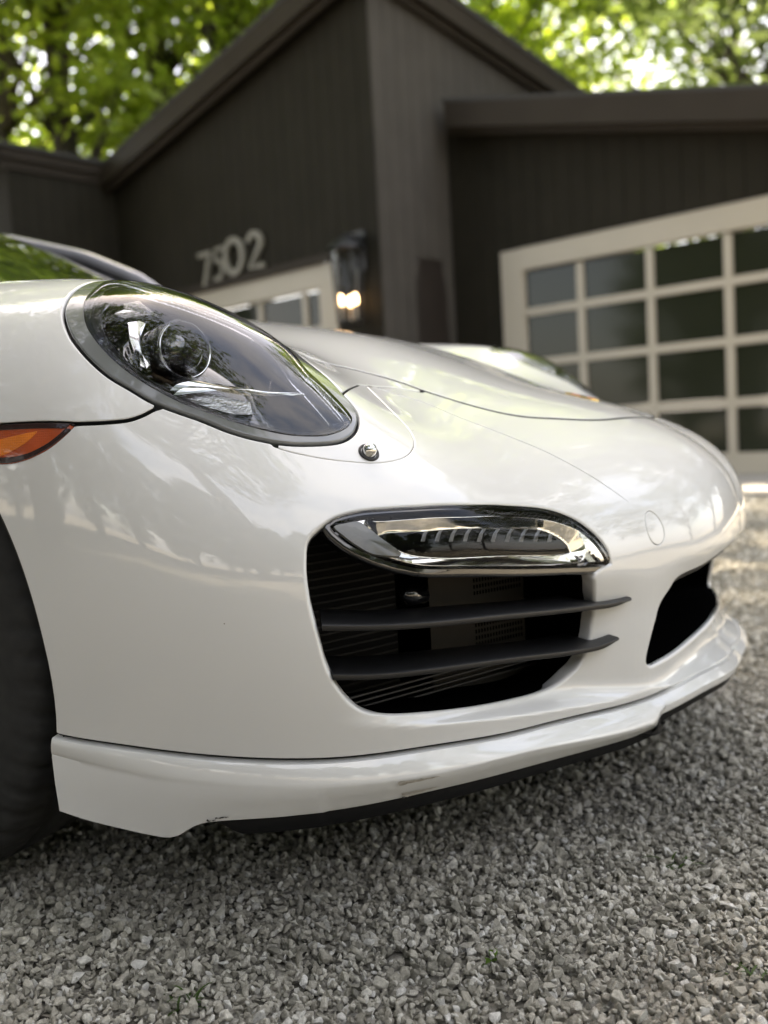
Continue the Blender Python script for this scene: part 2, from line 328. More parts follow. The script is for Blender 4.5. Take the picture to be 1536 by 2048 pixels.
# garage wall: plane x=0 facing -x
board_wall('garage_wall','x',0,3.30,-2.42-2.2,lambda u:gtop(u)-.05,gbot,-1)
ftop=lambda u:5.448-(u-4.172)*.222
def fbot(u): return 2.66 if 3.98<u<8.36 else 0.
board_wall('front_wall','x',-1.226,3.317,8.409,lambda u:ftop(u)-.08,fbot,-1)
stop=lambda v:5.455-(v+.171)*.154
def sbot(v): return 2.55 if -.80<v<-.02 else 0.
board_wall('side_wall','y',3.317,-1.226,4.4,lambda v:stop(v)-.1,sbot,-1,sm='siding_lit')
board_wall('wing_wall','y',8.409,-2.80,-1.20,lambda v:4.50,lambda v:0.,-1)
board_wall('wing_wall','x',-2.80,8.409,13.4,lambda u:4.50,lambda u:0.,-1)
# roofs with fascias
def slab_roof(name,pts,th,parent=house,m='roofing'):
    """pts: 4 corners (v,u,z) of the top"""
    return MB().hexa([(a,b,c-th) for a,b,c in pts]+list(pts)).build(name,M[m],parent)
r=slab_roof('roof',[(-.30,-4.8,gtop(-4.8)+.04),(5,-4.8,gtop(-4.8)+.04),(5,3.12,gtop(3.12)+.04),(-.30,3.12,gtop(3.12)+.04)],.05)
def fascia(P0,P1,h,t,parent,dirv):
    """board from P0 to P1 (top edge), height h, thickness t towards dirv"""
    P0,P1=Vector(P0),Vector(P1); d=Vector(dirv)*t; z=Vector((0,0,h)); q=[P0-z,P1-z,P1-z+d,P0-z+d,P0,P1,P1+d,P0+d]; return MB().hexa(q).build('fascia',M['trim_dark'],parent)
fascia((-.26,-4.8,gtop(-4.8)),(-.26,3.08,gtop(3.08)),.27,-.05,r,(1,0,0))
fascia((-.16,-4.8,gtop(-4.8)-.26),(-.16,3.12,gtop(3.12)-.26),.07,-.05,r,(1,0,0))
r=slab_roof('roof',[(-1.50,3.12,ftop(3.12)+.05),(5,3.12,stop(5)+.05),(5,8.55,stop(5)-1.2),(-1.50,8.55,ftop(8.55)+.05)],.05)
fascia((-1.44,3.10,ftop(3.10)),(-1.44,8.55,ftop(8.55)),.25,-.05,r,(1,0,0))
fascia((-1.36,3.18,ftop(3.18)-.23),(-1.36,8.5,ftop(8.5)-.23),.10,-.05,r,(1,0,0))
fascia((-1.40,3.14,stop(-1.4)),(4.4,3.14,stop(4.4)),.22,-.05,r,(0,-1,0))
fascia((-1.40,3.22,stop(-1.4)-.21),(4.4,3.22,stop(4.4)-.21),.09,-.05,r,(0,-1,0))
r=slab_roof('roof',[(-2.98,8.25,4.62),(3,8.25,4.62),(3,13.6,4.66),(-2.98,13.6,4.66)],.05)
fascia((-2.98,8.30,4.60),(-1.24,8.30,4.60),.16,-.05,r,(0,-1,0))
fascia((-2.92,8.36,4.44),(-1.24,8.36,4.44),.12,-.05,r,(0,-1,0))
fascia((-2.93,8.30,4.60),(-2.93,13.4,4.60),.16,-.05,r,(1,0,0))
def grid_door(name,v,u1,u0,cols,rows,zt,label=None):
    """glazed door seen from -v: outer frame u1(left)..u0(right); cols = stile centres; rows = list of pane (zlo,zhi)"""
    mb=MB(); d0,d1=v-.03,v+.05
    fr=MB().box((v-.05,u1-.28,0),(v+.08,u1,zt)); fr.box((v-.05,u0,0),(v+.08,u0+.28,zt)); fr.box((v-.05,u0+.28,rows[0][1]+.02),(v+.08,u1-.28,zt))
    door=fr.build(name,M['frame'],house,bevel=.006)
    L=[u1-.28]+[c for c in cols]+[u0+.28]
    zs=[(rows[i+1][1],rows[i][0]) for i in range(len(rows)-1)]+[(.02,rows[-1][0])]
    for a,b in zs:
        MB().box((v-.022,u0+.28,a),(v+.04,u1-.28,b)).build('rail',M['frame'],door,bevel=.004)
    for c in cols:
        for a,b in rows: MB().box((v-.026,c-.042,a+.001),(v+.04,c+.042,b-.001)).build('stile',M['frame'],door,bevel=.004)
    for i in range(len(L)-1):
        for a,b in rows: MB().box((v+.005,L[i+1]+.02,a+.002),(v+.012,L[i]-.02,b-.002)).build('pane',M['pane'],door)
    return door
rows=[(1.885,2.28),(1.33,1.80),(.755,1.245),(.235,.665)]
grid_door('garage_door',.02,2.61,-2.40,[1.62,.825,.03,-.765,-1.56],rows,2.54)
grid_door('garage_door',-1.20,8.34,4.0,[7.3,6.99,6.18,5.377,4.566][1:],rows,2.56)
fascia((-1.262,3.98,2.66),(-1.262,8.36,2.66),.10,-.03,house,(1,0,0))
# brown side door in the tower's flank
sdm=MB().box((-.80,3.32,0),(-.02,3.36,2.55)).build('side_door',M['door_brown'],house)
for z0,z1 in((.2,1.05),(1.2,2.35)): MB().box((-.68,3.308,z0),(-.14,3.322,z1)).build('panel',M['door_brown'],sdm,bevel=.006)
MB().tube([(-.72,3.25,1.0),(-.64,3.25,1.0)],.012).build('handle',M['lamp_black'],sdm)
# house number 7502
def stroke(pts,wd,name,u,z,h):
    pts=[Vector((x,y)) for x,y in pts]; mb=MB(); V=[]
    for i,p in enumerate(pts):
        t=(pts[min(i+1,len(pts)-1)]-pts[max(i-1,0)]).normalized(); nrm=Vector((-t.y,t.x)); V.append((p+nrm*wd/2,p-nrm*wd/2))
    q=[]
    for dv in (-1.30,-1.255):
        for a,b in V: q.append((dv,u-a.x*h,z+a.y*h)); q.append((dv,u-b.x*h,z+b.y*h))
    n=len(V)*2; F=[]
    for i in range(len(V)-1):
        k=2*i; F+=[(k,k+1,k+3,k+2),(n+k,n+k+2,n+k+3,n+k+1),(k,k+2,n+k+2,n+k),(k+1,n+k+1,n+k+3,k+3)]
    F+=[(0,n,n+1,1),(n-2,n-1,2*n-1,2*n-2)]
    return mb.add(q,F).build(name,M['digit'],house)
arc=lambda cx,cy_,rx,ry,a0,a1,n=16:[(cx+rx*math.cos(R_(a0+(a1-a0)*i/n)),cy_+ry*math.sin(R_(a0+(a1-a0)*i/n))) for i in range(n+1)]
stroke([(-.02,.95),(.62,.95),(.5,.72),(.22,-.05)],.15,'digit',6.46,2.64,.40)
stroke([(.62,.95),(.24,.95),(.17,.55),(.22,.60)]+arc(.27,.31,.27,.29,95,-130),.12,'digit',6.19,2.66,.40)
stroke(arc(.42,.5,.40,.48,90,450,28),.17,'digit',5.92,2.69,.42)
stroke(arc(.30,.70,.27,.27,170,-40)+[(.05,.02),(.66,.02)],.15,'digit',5.46,2.70,.42)
# wall lantern (lit)
lt=empty('wall_lantern',(0,0,0)); lt.matrix_world=house.matrix_basis@Matrix.Translation((-1.255,3.60,2.45))@Matrix.Scale(1.2,4); tag(lt,'black wall lantern with glowing bulbs beside the house corner','lantern')
MB().box((-.02,-.09,-.05),(0,.09,.30)).box((-.16,-.03,.20),(-.02,.03,.26)).build('bracket',M['lamp_black'],lt,bevel=.004)
MB().lathe((-.17,0,.16),(0,0,1),[(.17,-.04),(.16,-.01),(.08,.06),(.03,.09),(.0,.10)],20).build('cap',M['lamp_black'],lt)
mb=MB()
for k in range(6):
    a=R_(60*k); mb.tube([(-.17+.15*math.cos(a),.15*math.sin(a),.12),(-.17+.11*math.cos(a),.11*math.sin(a),-.52)],.008,6)
mb.lathe((-.17,0,-.52),(0,0,1),[(.0,-.03),(.11,-.02),(.115,0),(.0,.01)],20); mb.build('cage',M['lamp_black'],lt)
MB().lathe((-.17,0,0),(0,0,1),[(.135,.10),(.10,-.50)],24).build('glass',M['dlens'],lt,smooth=True)
M['bulb']=mat('bulb_glow',(1,.8,.5),.4,emit=((1,.64,.34),3.2))
for a in (0,120,240):
    x,y=-.17+.07*math.cos(R_(a+30)),.08*math.sin(R_(a+30))
    bl=MB().lathe((x,y,-.33),(0,0,1),[(.0,-.045),(.02,-.03),(.028,0),(.02,.03),(.008,.05),(0,.055)],14).build('bulb',M['bulb'],lt,smooth=True)
    MB().lathe((x,y,-.42),(0,0,1),[(.012,-.08),(.012,.045)],10).build('candle',M['frame'],bl)
# ------------------------------------------------------------------ trees
def leaf_mat(name,c1,c2,tr):
    m=bpy.data.materials.new(name); m.use_nodes=True; n=m.node_tree.nodes; l=m.node_tree.links; n.clear()
    ge=n.new('ShaderNodeNewGeometry'); cr=n.new('ShaderNodeMix'); cr.data_type='RGBA'; cr.inputs[6].default_value=(*c1,1); cr.inputs[7].default_value=(*c2,1); l.new(ge.outputs['Random Per Island'],cr.inputs[0])
    d=n.new('ShaderNodeBsdfPrincipled'); d.inputs['Roughness'].default_value=.45; d.inputs['Specular IOR Level'].default_value=.35; l.new(cr.outputs[2],d.inputs['Base Color'])
    t=n.new('ShaderNodeBsdfTranslucent'); ht=n.new('ShaderNodeMix'); ht.data_type='RGBA'; ht.blend_type='MULTIPLY'; ht.inputs[0].default_value=1; ht.inputs[7].default_value=(*tr,1); l.new(cr.outputs[2],ht.inputs[6]); l.new(ht.outputs[2],t.inputs[0])
    mx=n.new('ShaderNodeMixShader'); mx.inputs[0].default_value=.55; o=n.new('ShaderNodeOutputMaterial'); l.new(d.outputs[0],mx.inputs[1]); l.new(t.outputs[0],mx.inputs[2]); l.new(mx.outputs[0],o.inputs[0]); return m
M['leaf']=leaf_mat('leaf_green',(.13,.19,.03),(.25,.32,.07),(2.6,2.5,1.3)); M['leaf2']=leaf_mat('leaf_dull',(.07,.10,.035),(.12,.16,.06),(2.4,2.4,1.6))
M['bark']=mat('bark',(.055,.045,.035),.9,noise=(8,.4),bump=(14,.8,.05))
def tree_proto(name,h,cr,n_cl,per,lsize,mleaf,seed,base=.38):
    r=np.random.default_rng(seed)
    root=empty(name)
    mb=MB(); pts=[];rad=[]
    for i in range(9):
        t=i/8; pts.append((.35*math.sin(t*3+seed)*t,.3*math.cos(t*2.3+seed)*t,h*.92*t)); rad.append(.017*h*(1-t*.88)+.01)
    mb.tube(pts,rad,10)
    cl=[]
    for k in range(n_cl):
        t=base+(1-base)*r.uniform(0,1)**.85; a=r.uniform(0,6.283); prof=math.sin(math.pi*min(1,max(.05,(t-base)/(1-base)*.86+.10)))**.7
        rr=cr*prof*(.35+.65*r.uniform(0,1)**.5); c=np.array([rr*math.cos(a),rr*math.sin(a),h*t]); cl.append(c)
        if k%3==0:
            z0=max(h*base*.7,c[2]-rr*.7); j=min(7,int(z0/(h*.92)*8)); p0=Vector(pts[j])
            mid=(p0+Vector(c))/2+Vector((0,0,.25)); mb.tube([p0,mid,c],[.006*h*(1-t*.6),.004*h*(1-t*.6),.01],6)
    tr=mb.build('trunk',M['bark'],root,smooth=True)
    cl=np.array(cl); n=n_cl*per; ctr=np.repeat(cl,per,0); off=r.normal(size=(n,3)); off/=np.linalg.norm(off,axis=1,keepdims=True); off*=(r.uniform(0,1,(n,1))**.45)*np.array([1,1,.6])*cr*.30
    P=ctr+off; a=r.normal(size=(n,3)); a[:,2]*=.55; a/=np.linalg.norm(a,axis=1,keepdims=True); b=np.cross(a,r.normal(size=(n,3))*[1,1,2.]); b/=np.linalg.norm(b,axis=1,keepdims=True)
    s=lsize*r.uniform(.65,1.3,(n,1)); nn=np.cross(a,b)
    V=np.stack([P-a*s*.5,P+b*s*.30-a*s*.08+nn*s*.06,P+a*s*.55,P-b*s*.30-a*s*.08+nn*s*.06],1).reshape(-1,3)
    Fq=np.arange(n*4).reshape(-1,4)
    obj('crown',mesh_np('crown',V,Fq,smooth=False),mleaf,root)
    return root
def copy_tree(root,loc,rz,s):
    c=root.copy(); COL.objects.link(c); c.location=loc; c.rotation_euler=(0,0,rz); c.scale=(s,s,s)
    for ch in root.children:
        d=ch.copy(); COL.objects.link(d); d.parent=c
    return c
def hpos(v,u): p=Matrix.Translation(HG)@Matrix.Rotation(HR,4,'Z')@Vector((v,u,0)); return p
TA=tree_proto('broadleaf_tree',14,3.6,150,70,.24,M['leaf'],3)
TB=tree_proto('broadleaf_tree',17,4.2,180,70,.26,M['leaf'],8,.30)
TC=tree_proto('broadleaf_tree',13,3.8,90,60,.24,M['leaf2'],21,.34)
M['leaf3']=leaf_mat('leaf_dark',(.040,.058,.026),(.075,.10,.042),(1.5,1.5,1.1))
TD=tree_proto('shade_tree',13,3.4,170,80,.27,M['leaf3'],33,.10)
TE=tree_proto('shade_tree',13,4.2,95,62,.27,M['leaf3'],47,.22)
TF=tree_proto('shade_tree',14,4.2,95,62,.27,M['leaf3'],52,.48)
MB().box((-2.2,-4.6,-.02),(-.002,3.25,.035)).build('driveway_apron',mat('concrete_apron',(.30,.28,.25),.85,noise=(5,.2),bump=(90,.3,.003))); _ap=bpy.data.objects['driveway_apron']; _ap.location=HG; _ap.rotation_euler=(0,0,HR); tag(_ap,'pale concrete apron in front of the garage door',kind='structure')

def at_heading(hd,dist): return (CAM[0]+dist*math.sin(R_(hd)),CAM[1]+dist*math.cos(R_(hd)),-.05)
BACK=[ # heading, distance, proto, scale, rotation, label
(31,15,TB,1.25,.3,'tall green tree beyond the left wing, outermost left'),
(38.5,14.5,TB,1.3,1.9,'tall bright green tree towering over the left wing'),
(43,19,TA,1.0,2.2,'bright yellow-green tree showing over the left wing roof'),
(47,17.5,TB,1.0,4.1,'leafy tree rising behind the left wing near the valley of the roofs'),
(52,19,TA,1.15,.7,'sunlit green tree behind the low end of the sloping roof'),
(57,18,TB,.95,5.0,'green tree with a dark trunk beside the sloping roof edge'),
(62,21,TA,1.1,3.3,'green tree hidden mostly behind the tower of the house'),
(68,19.5,TA,.95,1.2,'green tree just right of the tower roof'),
(71.5,23,TA,.72,2.9,'yellow-green tree over the low end of the tower roof'),
(84,22,TC,1.0,.4,'dull green open tree above the garage roof on the right'),
(87.5,20,TC,1.05,3.8,'grey-green tree above the garage at the right edge'),
(93,19,TC,1.1,2.0,'grey-green tree beyond the garage, past the right edge'),
(85,30,TC,1.4,5.1,'tall open tree far behind the garage roof'),
(90,27,TC,1.5,2.6,'tall open tree far beyond the garage, at the right edge'),
(77,34,TA,.62,4.4,'low distant tree in the bright gap over the garage'),
]
used=set()
for hd,ds,pr,s,rz,lab in BACK:
    if id(pr) not in used:
        used.add(id(pr)); t=pr; t.location=at_heading(hd,ds); t.rotation_euler=(0,0,rz); t.scale=(s,s,s)
    else: t=copy_tree(pr,at_heading(hd,ds),rz,s)
    tag(t,lab,'tree','trees behind the house')
RING=[(101,15,TE,1.1,1),(108,16,TE,1.05,2.2),(115,14.5,TE,1.0,4),(124,17,TE,.95,1.1),(140,22,TE,.9,2),(157,20,TE,.9,3),(174,18,TE,.9,.4),(256,6.0,TF,1.2,2.1),(318,5.4,TF,1.2,.7)]+[(188+i*12.1,9.8+1.6*((i*7)%3),TD if i<8 else TE,(.36,.4,.42,.44,.46,.48,.5,.52,.8,.9,1.0,1.05,1.1,1.1)[i],i*1.7) for i in range(14)]
RING+=[(190+i*10.6,12.8+.9*(i%3),TD,.36+.05*(i%4),i*2.3) for i in range(16)]
for hd,ds,pr,s,rz in RING:
    if id(pr) not in used:
        used.add(id(pr)); t=pr; t.location=at_heading(hd,ds); t.rotation_euler=(0,0,rz); t.scale=(s,s,s)
    else: t=copy_tree(pr,at_heading(hd,ds),rz,s)
    tag(t,'leafy tree across the yard, seen only mirrored in the paint','tree','trees around the yard')

# ---- near front quarter of the body: smooth height field along BD over the (p,q) plane, car coords ----
BD=np.array([-.55,-.62,.56]);BD/=np.linalg.norm(BD)
BE1=np.array([-BD[1],BD[0],0.]);BE1/=np.linalg.norm(BE1)
BE2=np.cross(BD,BE1)
BODY_PTS=np.array([
(0,.30,.915),(0,.05,.872),(0,-.16,.827),(0,-.364,.787),(0,-.57,.721),(0,-.71,.664),(0,-.846,.621),(0,-.93,.589),(0,-1.01,.539),(0,-1.056,.487),(0,-1.072,.437),(0,-1.068,.37),(0,-1.06,.28),(0,-1.055,.20),
(-.3,.30,.905),(-.3,-.1,.82),(-.3,-.4,.757),(-.3,-.6,.695),(-.3,-.797,.606),(-.32,-.90,.555),(-.33,-.965,.50),(-.33,-.995,.438),(-.33,-1.0,.36),(-.33,-.99,.28),(-.32,-.985,.19),
(-.5,.28,.897),(-.5,-.1,.815),(-.5,-.35,.76),(-.5,-.578,.69),(-.5,-.69,.635),(-.5,-.80,.572),(-.5,-.875,.51),(-.5,-.915,.45),(-.49,-.925,.38),(-.48,-.92,.28),(-.47,-.905,.19),
(-.55,-.40,.762),(-.535,-.52,.722),(-.60,-.525,.738),(-.65,-.477,.77),(-.69,-.395,.799),(-.76,-.42,.785),(-.819,-.422,.737),(-.74,-.53,.752),(-.80,-.52,.705),(-.70,-.62,.698),(-.64,-.62,.690),(-.63,-.715,.625),(-.56,-.70,.622),
(-.70,-.20,.822),(-.70,0,.842),(-.70,.3,.868),(-.80,-.2,.785),(-.80,0,.80),(-.80,.3,.82),(-.62,-.1,.83),(-.62,.15,.865),
(-.87,-.15,.72),(-.88,.0,.70),(-.885,.3,.70),(-.89,.3,.55),
(-.818,-.552,.640),(-.865,-.50,.628),(-.885,-.40,.60),(-.89,-.35,.53),(-.89,-.36,.45),(-.888,-.38,.35),(-.872,-.40,.26),(-.868,-.405,.18),
(-.86,-.56,.55),(-.868,-.56,.45),(-.862,-.56,.35),(-.845,-.55,.25),(-.835,-.545,.18),
(-.80,-.66,.56),(-.80,-.72,.489),(-.803,-.725,.42),(-.79,-.735,.32),(-.77,-.72,.23),(-.76,-.71,.18),
(-.72,-.74,.555),(-.67,-.832,.50),(-.66,-.855,.43),(-.65,-.85,.32),(-.635,-.835,.23),(-.625,-.825,.18),
])
def _tps(P,lam=2.2e-4):
    m=P*np.array([-1.,1,1]);m=m[(m[:,0]>.01)&(m[:,0]<.75)];m=m[~((m[:,0]>.4)&(m[:,2]<.55))]
    P=np.vstack([P,m]);A=np.stack([P@BE1,P@BE2],1);h=P@BD;n=len(A)
    def U(a,b):
        r2=((a[:,None]-b[None])**2).sum(-1);return r2*np.sqrt(r2)
    Q=np.c_[np.ones(n),A]
    w=np.linalg.solve(np.block([[U(A,A)+np.eye(n)*lam,Q],[Q.T,np.zeros((3,3))]]),np.r_[h,np.zeros(3)])
    def H(p,q):
        B=np.stack([np.ravel(p),np.ravel(q)],1);o=np.empty(len(B))
        for i in range(0,len(B),20000):
            b=B[i:i+20000];o[i:i+20000]=U(b,A)@w[:n]+w[n]+b@w[n+1:]
        return o.reshape(np.shape(p))
    return H
h_base=_tps(BODY_PTS)
def sstep(a,b,x):
    t=np.clip((x-a)/(b-a),0,1);return t*t*(3-2*t)
_zs=np.array([(-.3,.26),(-.12,.262),(-.073,.263),(-.036,.261),(.005,.254),(.071,.244),(.174,.228),(.293,.213),(.389,.206),(.55,.200),(.7,.198),(.9,.2)])
_de=np.array([(-.2,0),(-.10,0.),(0,.022),(.1,.038),(.2,.044),(.28,.036),(.35,.018),(.38,.010),(.42,.010),(.50,.040),(.58,.062),(.8,.066),(1.,.066)])
def _ip(t,x):
    # smooth interpolation: average of shifted linear ones
    return sum(np.interp(x+d,t[:,0],t[:,1]) for d in (-.02,-.01,0,.01,.02))/5
def h_full(p,q):
    hb=h_base(p,q)
    zb=q*BE2[2]+hb*BD[2]
    sl=.45*.83
    shelf=(_ip(_zs,p)-q*BE2[2]+sl*hb)/(BD[2]+sl)
    pil=hb-_ip(_de,p)*(1-sstep(.325,.405,zb))
    k=.022
    pk=np.maximum(shelf,pil)+k/4*np.clip(1-np.abs(shelf-pil)/k,0,1)**2
    x=np.maximum(hb-pk,0);k=.005
    return hb-np.where(x<k,x*x/(2*k),x-k/2)
def body(p,q,f=None,off=0.):
    p=np.asarray(p,float);q=np.asarray(q,float)
    h=(f or h_full)(p,q)+off
    return p[...,None]*BE1+q[...,None]*BE2+h[...,None]*BD
def body_n(p,q,f=None,e=.0012):
    f=f or h_full
    hp=(f(p+e,q)-f(p-e,q))/(2*e);hq=(f(p,q+e)-f(p,q-e))/(2*e)
    n=BD-hp[...,None]*BE1-hq[...,None]*BE2
    return n/np.linalg.norm(n,axis=-1,keepdims=True)

# outlines of the panels, lamps and openings on that surface, in (p,q)
POLY={'HL_OUT':[(-0.2747,0.2080),(-0.2907,0.2032),(-0.3143,0.1799),(-0.3263,0.1569),(-0.3312,0.1366),(-0.3303,0.1133),(-0.3257,0.0903),(-0.3128,0.0578),(-0.2955,0.0290),(-0.2736,0.0058),(-0.2554,-0.0122),(-0.2367,-0.0262),(-0.2079,-0.0458),(-0.1793,-0.0666),(-0.1495,-0.0816),(-0.1181,-0.0911),(-0.0839,-0.0932),(-0.0565,-0.0894),(-0.0382,-0.0780),(-0.0262,-0.0606),(-0.0213,-0.0427),(-0.0240,-0.0207),(-0.0279,-0.0075),(-0.0355,0.0295),(-0.0516,0.0664),(-0.0725,0.1249),(-0.1038,0.1721),(-0.1492,0.2099),(-0.2005,0.2310),(-0.2454,0.2312)],
'HL_IN':[(-0.2729,0.2005),(-0.2917,0.1743),(-0.3043,0.1552),(-0.3096,0.1330),(-0.3101,0.1102),(-0.3059,0.0900),(-0.2978,0.0678),(-0.2853,0.0438),(-0.2690,0.0215),(-0.2493,0.0012),(-0.2224,-0.0230),(-0.2061,-0.0342),(-0.1771,-0.0538),(-0.1472,-0.0693),(-0.1158,-0.0803),(-0.0814,-0.0831),(-0.0622,-0.0789),(-0.0454,-0.0702),(-0.0338,-0.0575),(-0.0338,-0.0476),(-0.0392,-0.0323),(-0.0557,0.0058),(-0.0668,0.0288),(-0.0789,0.1182),(-0.1109,0.1661),(-0.1538,0.2010),(-0.2000,0.2214),(-0.2412,0.2223)],
'MARKER':[(-0.3330,-0.0154),(-0.3475,-0.0222),(-0.3613,-0.0257),(-0.3749,-0.0256),(-0.3858,-0.0237),(-0.3993,-0.0190),(-0.4127,-0.0117),(-0.4282,-0.0011),(-0.4373,0.0086),(-0.4388,0.0162),(-0.4356,0.0272),(-0.4300,0.0398),(-0.4091,0.0266)],
'FSEAM':[(-0.4513,0.0532),(-0.4300,0.0398),(-0.4091,0.0266),(-0.3330,-0.0154),(-0.3117,-0.0230),(-0.2922,-0.0276),(-0.2789,-0.0289),(-0.2651,-0.0268),(-0.2536,-0.0225),(-0.2461,-0.0216)],
'TONGUE':[(-0.0279,-0.0075),(0.0312,0.0614),(0.0445,0.0693),(0.0460,0.0279),(0.0451,-0.0168),(0.0473,-0.0473),(0.0449,-0.0727),(0.0368,-0.0915),(0.0220,-0.1071),(0.0049,-0.1158),(-0.0193,-0.1201),(-0.0462,-0.1183),(-0.0799,-0.1128),(-0.1043,-0.1059),(-0.1225,-0.0990),(-0.1360,-0.0916)],
'TSEAM':[(-0.0279,-0.0075),(0.0312,0.0614),(0.0445,0.0693),(0.1026,0.0926),(0.1523,0.0937)],
'LINE':[(0.0513,0.0775),(0.1293,0.0525),(0.1679,0.0185),(0.2128,-0.0130),(0.2634,-0.0502),(0.3020,-0.0853),(0.3472,-0.1252),(0.3708,-0.1442)],
'HSEAM':[(-0.6704,0.6252),(-0.5633,0.5495),(-0.4488,0.4774),(-0.2937,0.3758),(-0.1518,0.2738),(-0.0705,0.2138),(0.0122,0.1500),(0.0611,0.1515),(0.1233,0.1290),(0.1573,0.1023),(0.1762,0.0901),(0.2358,0.0607),(0.2930,0.0440),(0.3545,0.0408),(0.4355,0.0396),(0.5194,0.0603),(0.6185,0.0967),(0.6990,0.1438)],
'SSEAM':[(-0.3816,-0.2780),(-0.3715,-0.2857),(-0.3467,-0.3002),(-0.3112,-0.3191),(-0.2755,-0.3368),(-0.2333,-0.3561),(-0.1860,-0.3750),(-0.1354,-0.3901),(-0.0917,-0.3988),(-0.0452,-0.4033),(0.0056,-0.4040),(0.0623,-0.4030),(0.1346,-0.3995),(0.1927,-0.3914),(0.2741,-0.3828),(0.3426,-0.3773),(0.3961,-0.3703),(0.4554,-0.3575),(0.5228,-0.3385),(0.6244,-0.3136),(0.6994,-0.2774),(0.7771,-0.2251)],
'ARCH':[(-0.3909,-0.3284),(-0.3825,-0.2985),(-0.3790,-0.2657),(-0.3806,-0.2305),(-0.3860,-0.1929),(-0.3934,-0.1524),(-0.4031,-0.1100),(-0.4158,-0.0667),(-0.4317,-0.0234),(-0.4502,0.0196),(-0.4707,0.0618),(-0.4931,0.1023),(-0.5174,0.1404),(-0.5435,0.1755),(-0.5707,0.2071),(-0.5992,0.2346),(-0.6292,0.2570),(-0.6606,0.2741),(-0.6930,0.2855),(-0.7254,0.2912),(-0.7568,0.2914),(-0.7862,0.2864),(-0.8125,0.2766),(-0.8352,0.2622),(-0.8544,0.2432),(-0.8699,0.2199),(-0.8819,0.1923),(-0.8900,0.1610),(-0.8942,0.1264)],
'TOW':[(0.4051,-0.1549),(0.4142,-0.1572),(0.4234,-0.1662),(0.4281,-0.1790),(0.4257,-0.1899),(0.4180,-0.1970),(0.4094,-0.1986),(0.3999,-0.1948),(0.3941,-0.1845),(0.3928,-0.1710),(0.3961,-0.1608)],
'OPEN_TOP':[(-0.1234,-0.2235),(-0.1197,-0.2060),(-0.1100,-0.1969),(-0.0894,-0.1865),(-0.0600,-0.1818),(-0.0246,-0.1819),(0.0154,-0.1821),(0.0728,-0.1790),(0.1338,-0.1713),(0.2063,-0.1653),(0.2545,-0.1735),(0.2892,-0.1912),(0.3086,-0.2093),(0.3138,-0.2241)],
'OPEN_BOT':[(0.2975,-0.2290),(0.2812,-0.2391),(0.2848,-0.2505),(0.2936,-0.2776),(0.2855,-0.3094),(0.2672,-0.3284),(0.2212,-0.3441),(0.1331,-0.3579),(0.0540,-0.3655),(-0.0137,-0.3674),(-0.0543,-0.3644),(-0.0771,-0.3572),(-0.0948,-0.3418),(-0.1084,-0.3191),(-0.1158,-0.2933),(-0.1223,-0.2640),(-0.1244,-0.2394)],
'CINT':[(0.7747,-0.0915),(0.7094,-0.1262),(0.6132,-0.1740),(0.5310,-0.2093),(0.4617,-0.2317),(0.4434,-0.2458),(0.4228,-0.2633),(0.4142,-0.2799),(0.4031,-0.3036),(0.3961,-0.3251),(0.4020,-0.3313),(0.4188,-0.3285),(0.4732,-0.3113),(0.5393,-0.2849),(0.6129,-0.2531),(0.6835,-0.2193),(0.7475,-0.1862)],
'DRL':[(-0.0936,-0.1918),(-0.0898,-0.1886),(-0.0606,-0.1846),(-0.0254,-0.1848),(0.0146,-0.1851),(0.0717,-0.1822),(0.1324,-0.1749),(0.2028,-0.1693),(0.2496,-0.1766),(0.2838,-0.1935),(0.3035,-0.2102),(0.3110,-0.2231),(0.3037,-0.2263),(0.2259,-0.2343),(0.1138,-0.2448),(0.0226,-0.2473),(-0.0161,-0.2416),(-0.0506,-0.2286),(-0.0764,-0.2123),(-0.0912,-0.1965)],
'DRL_DARK':[(-0.0359,-0.2032),(-0.0059,-0.2036),(0.0231,-0.2040),(0.1207,-0.1961),(0.1945,-0.1877),(0.2223,-0.1917),(0.2401,-0.1987),(0.2482,-0.2063),(0.2457,-0.2089),(0.1377,-0.2206),(0.0532,-0.2286),(0.0021,-0.2250),(-0.0209,-0.2159),(-0.0322,-0.2079)],
'DRL_WING':[(-0.0906,-0.1934),(-0.0783,-0.1919),(-0.0632,-0.1917),(-0.0545,-0.1989),(-0.0426,-0.2110),(-0.0206,-0.2314),(-0.0373,-0.2307),(-0.0542,-0.2266),(-0.0703,-0.2153),(-0.0830,-0.2030)],
'FIN_A':[(-0.1208,-0.2818),(-0.1048,-0.2865),(-0.0572,-0.2956),(0.0193,-0.2992),(0.1364,-0.2904),(0.2711,-0.2755),(0.3219,-0.2702),(0.3514,-0.2622)],
'FIN_B':[(-0.1110,-0.3256),(-0.0955,-0.3302),(-0.0575,-0.3369),(0.0204,-0.3388),(0.1663,-0.3285),(0.2615,-0.3196),(0.3046,-0.3137),(0.3273,-0.3045)]}
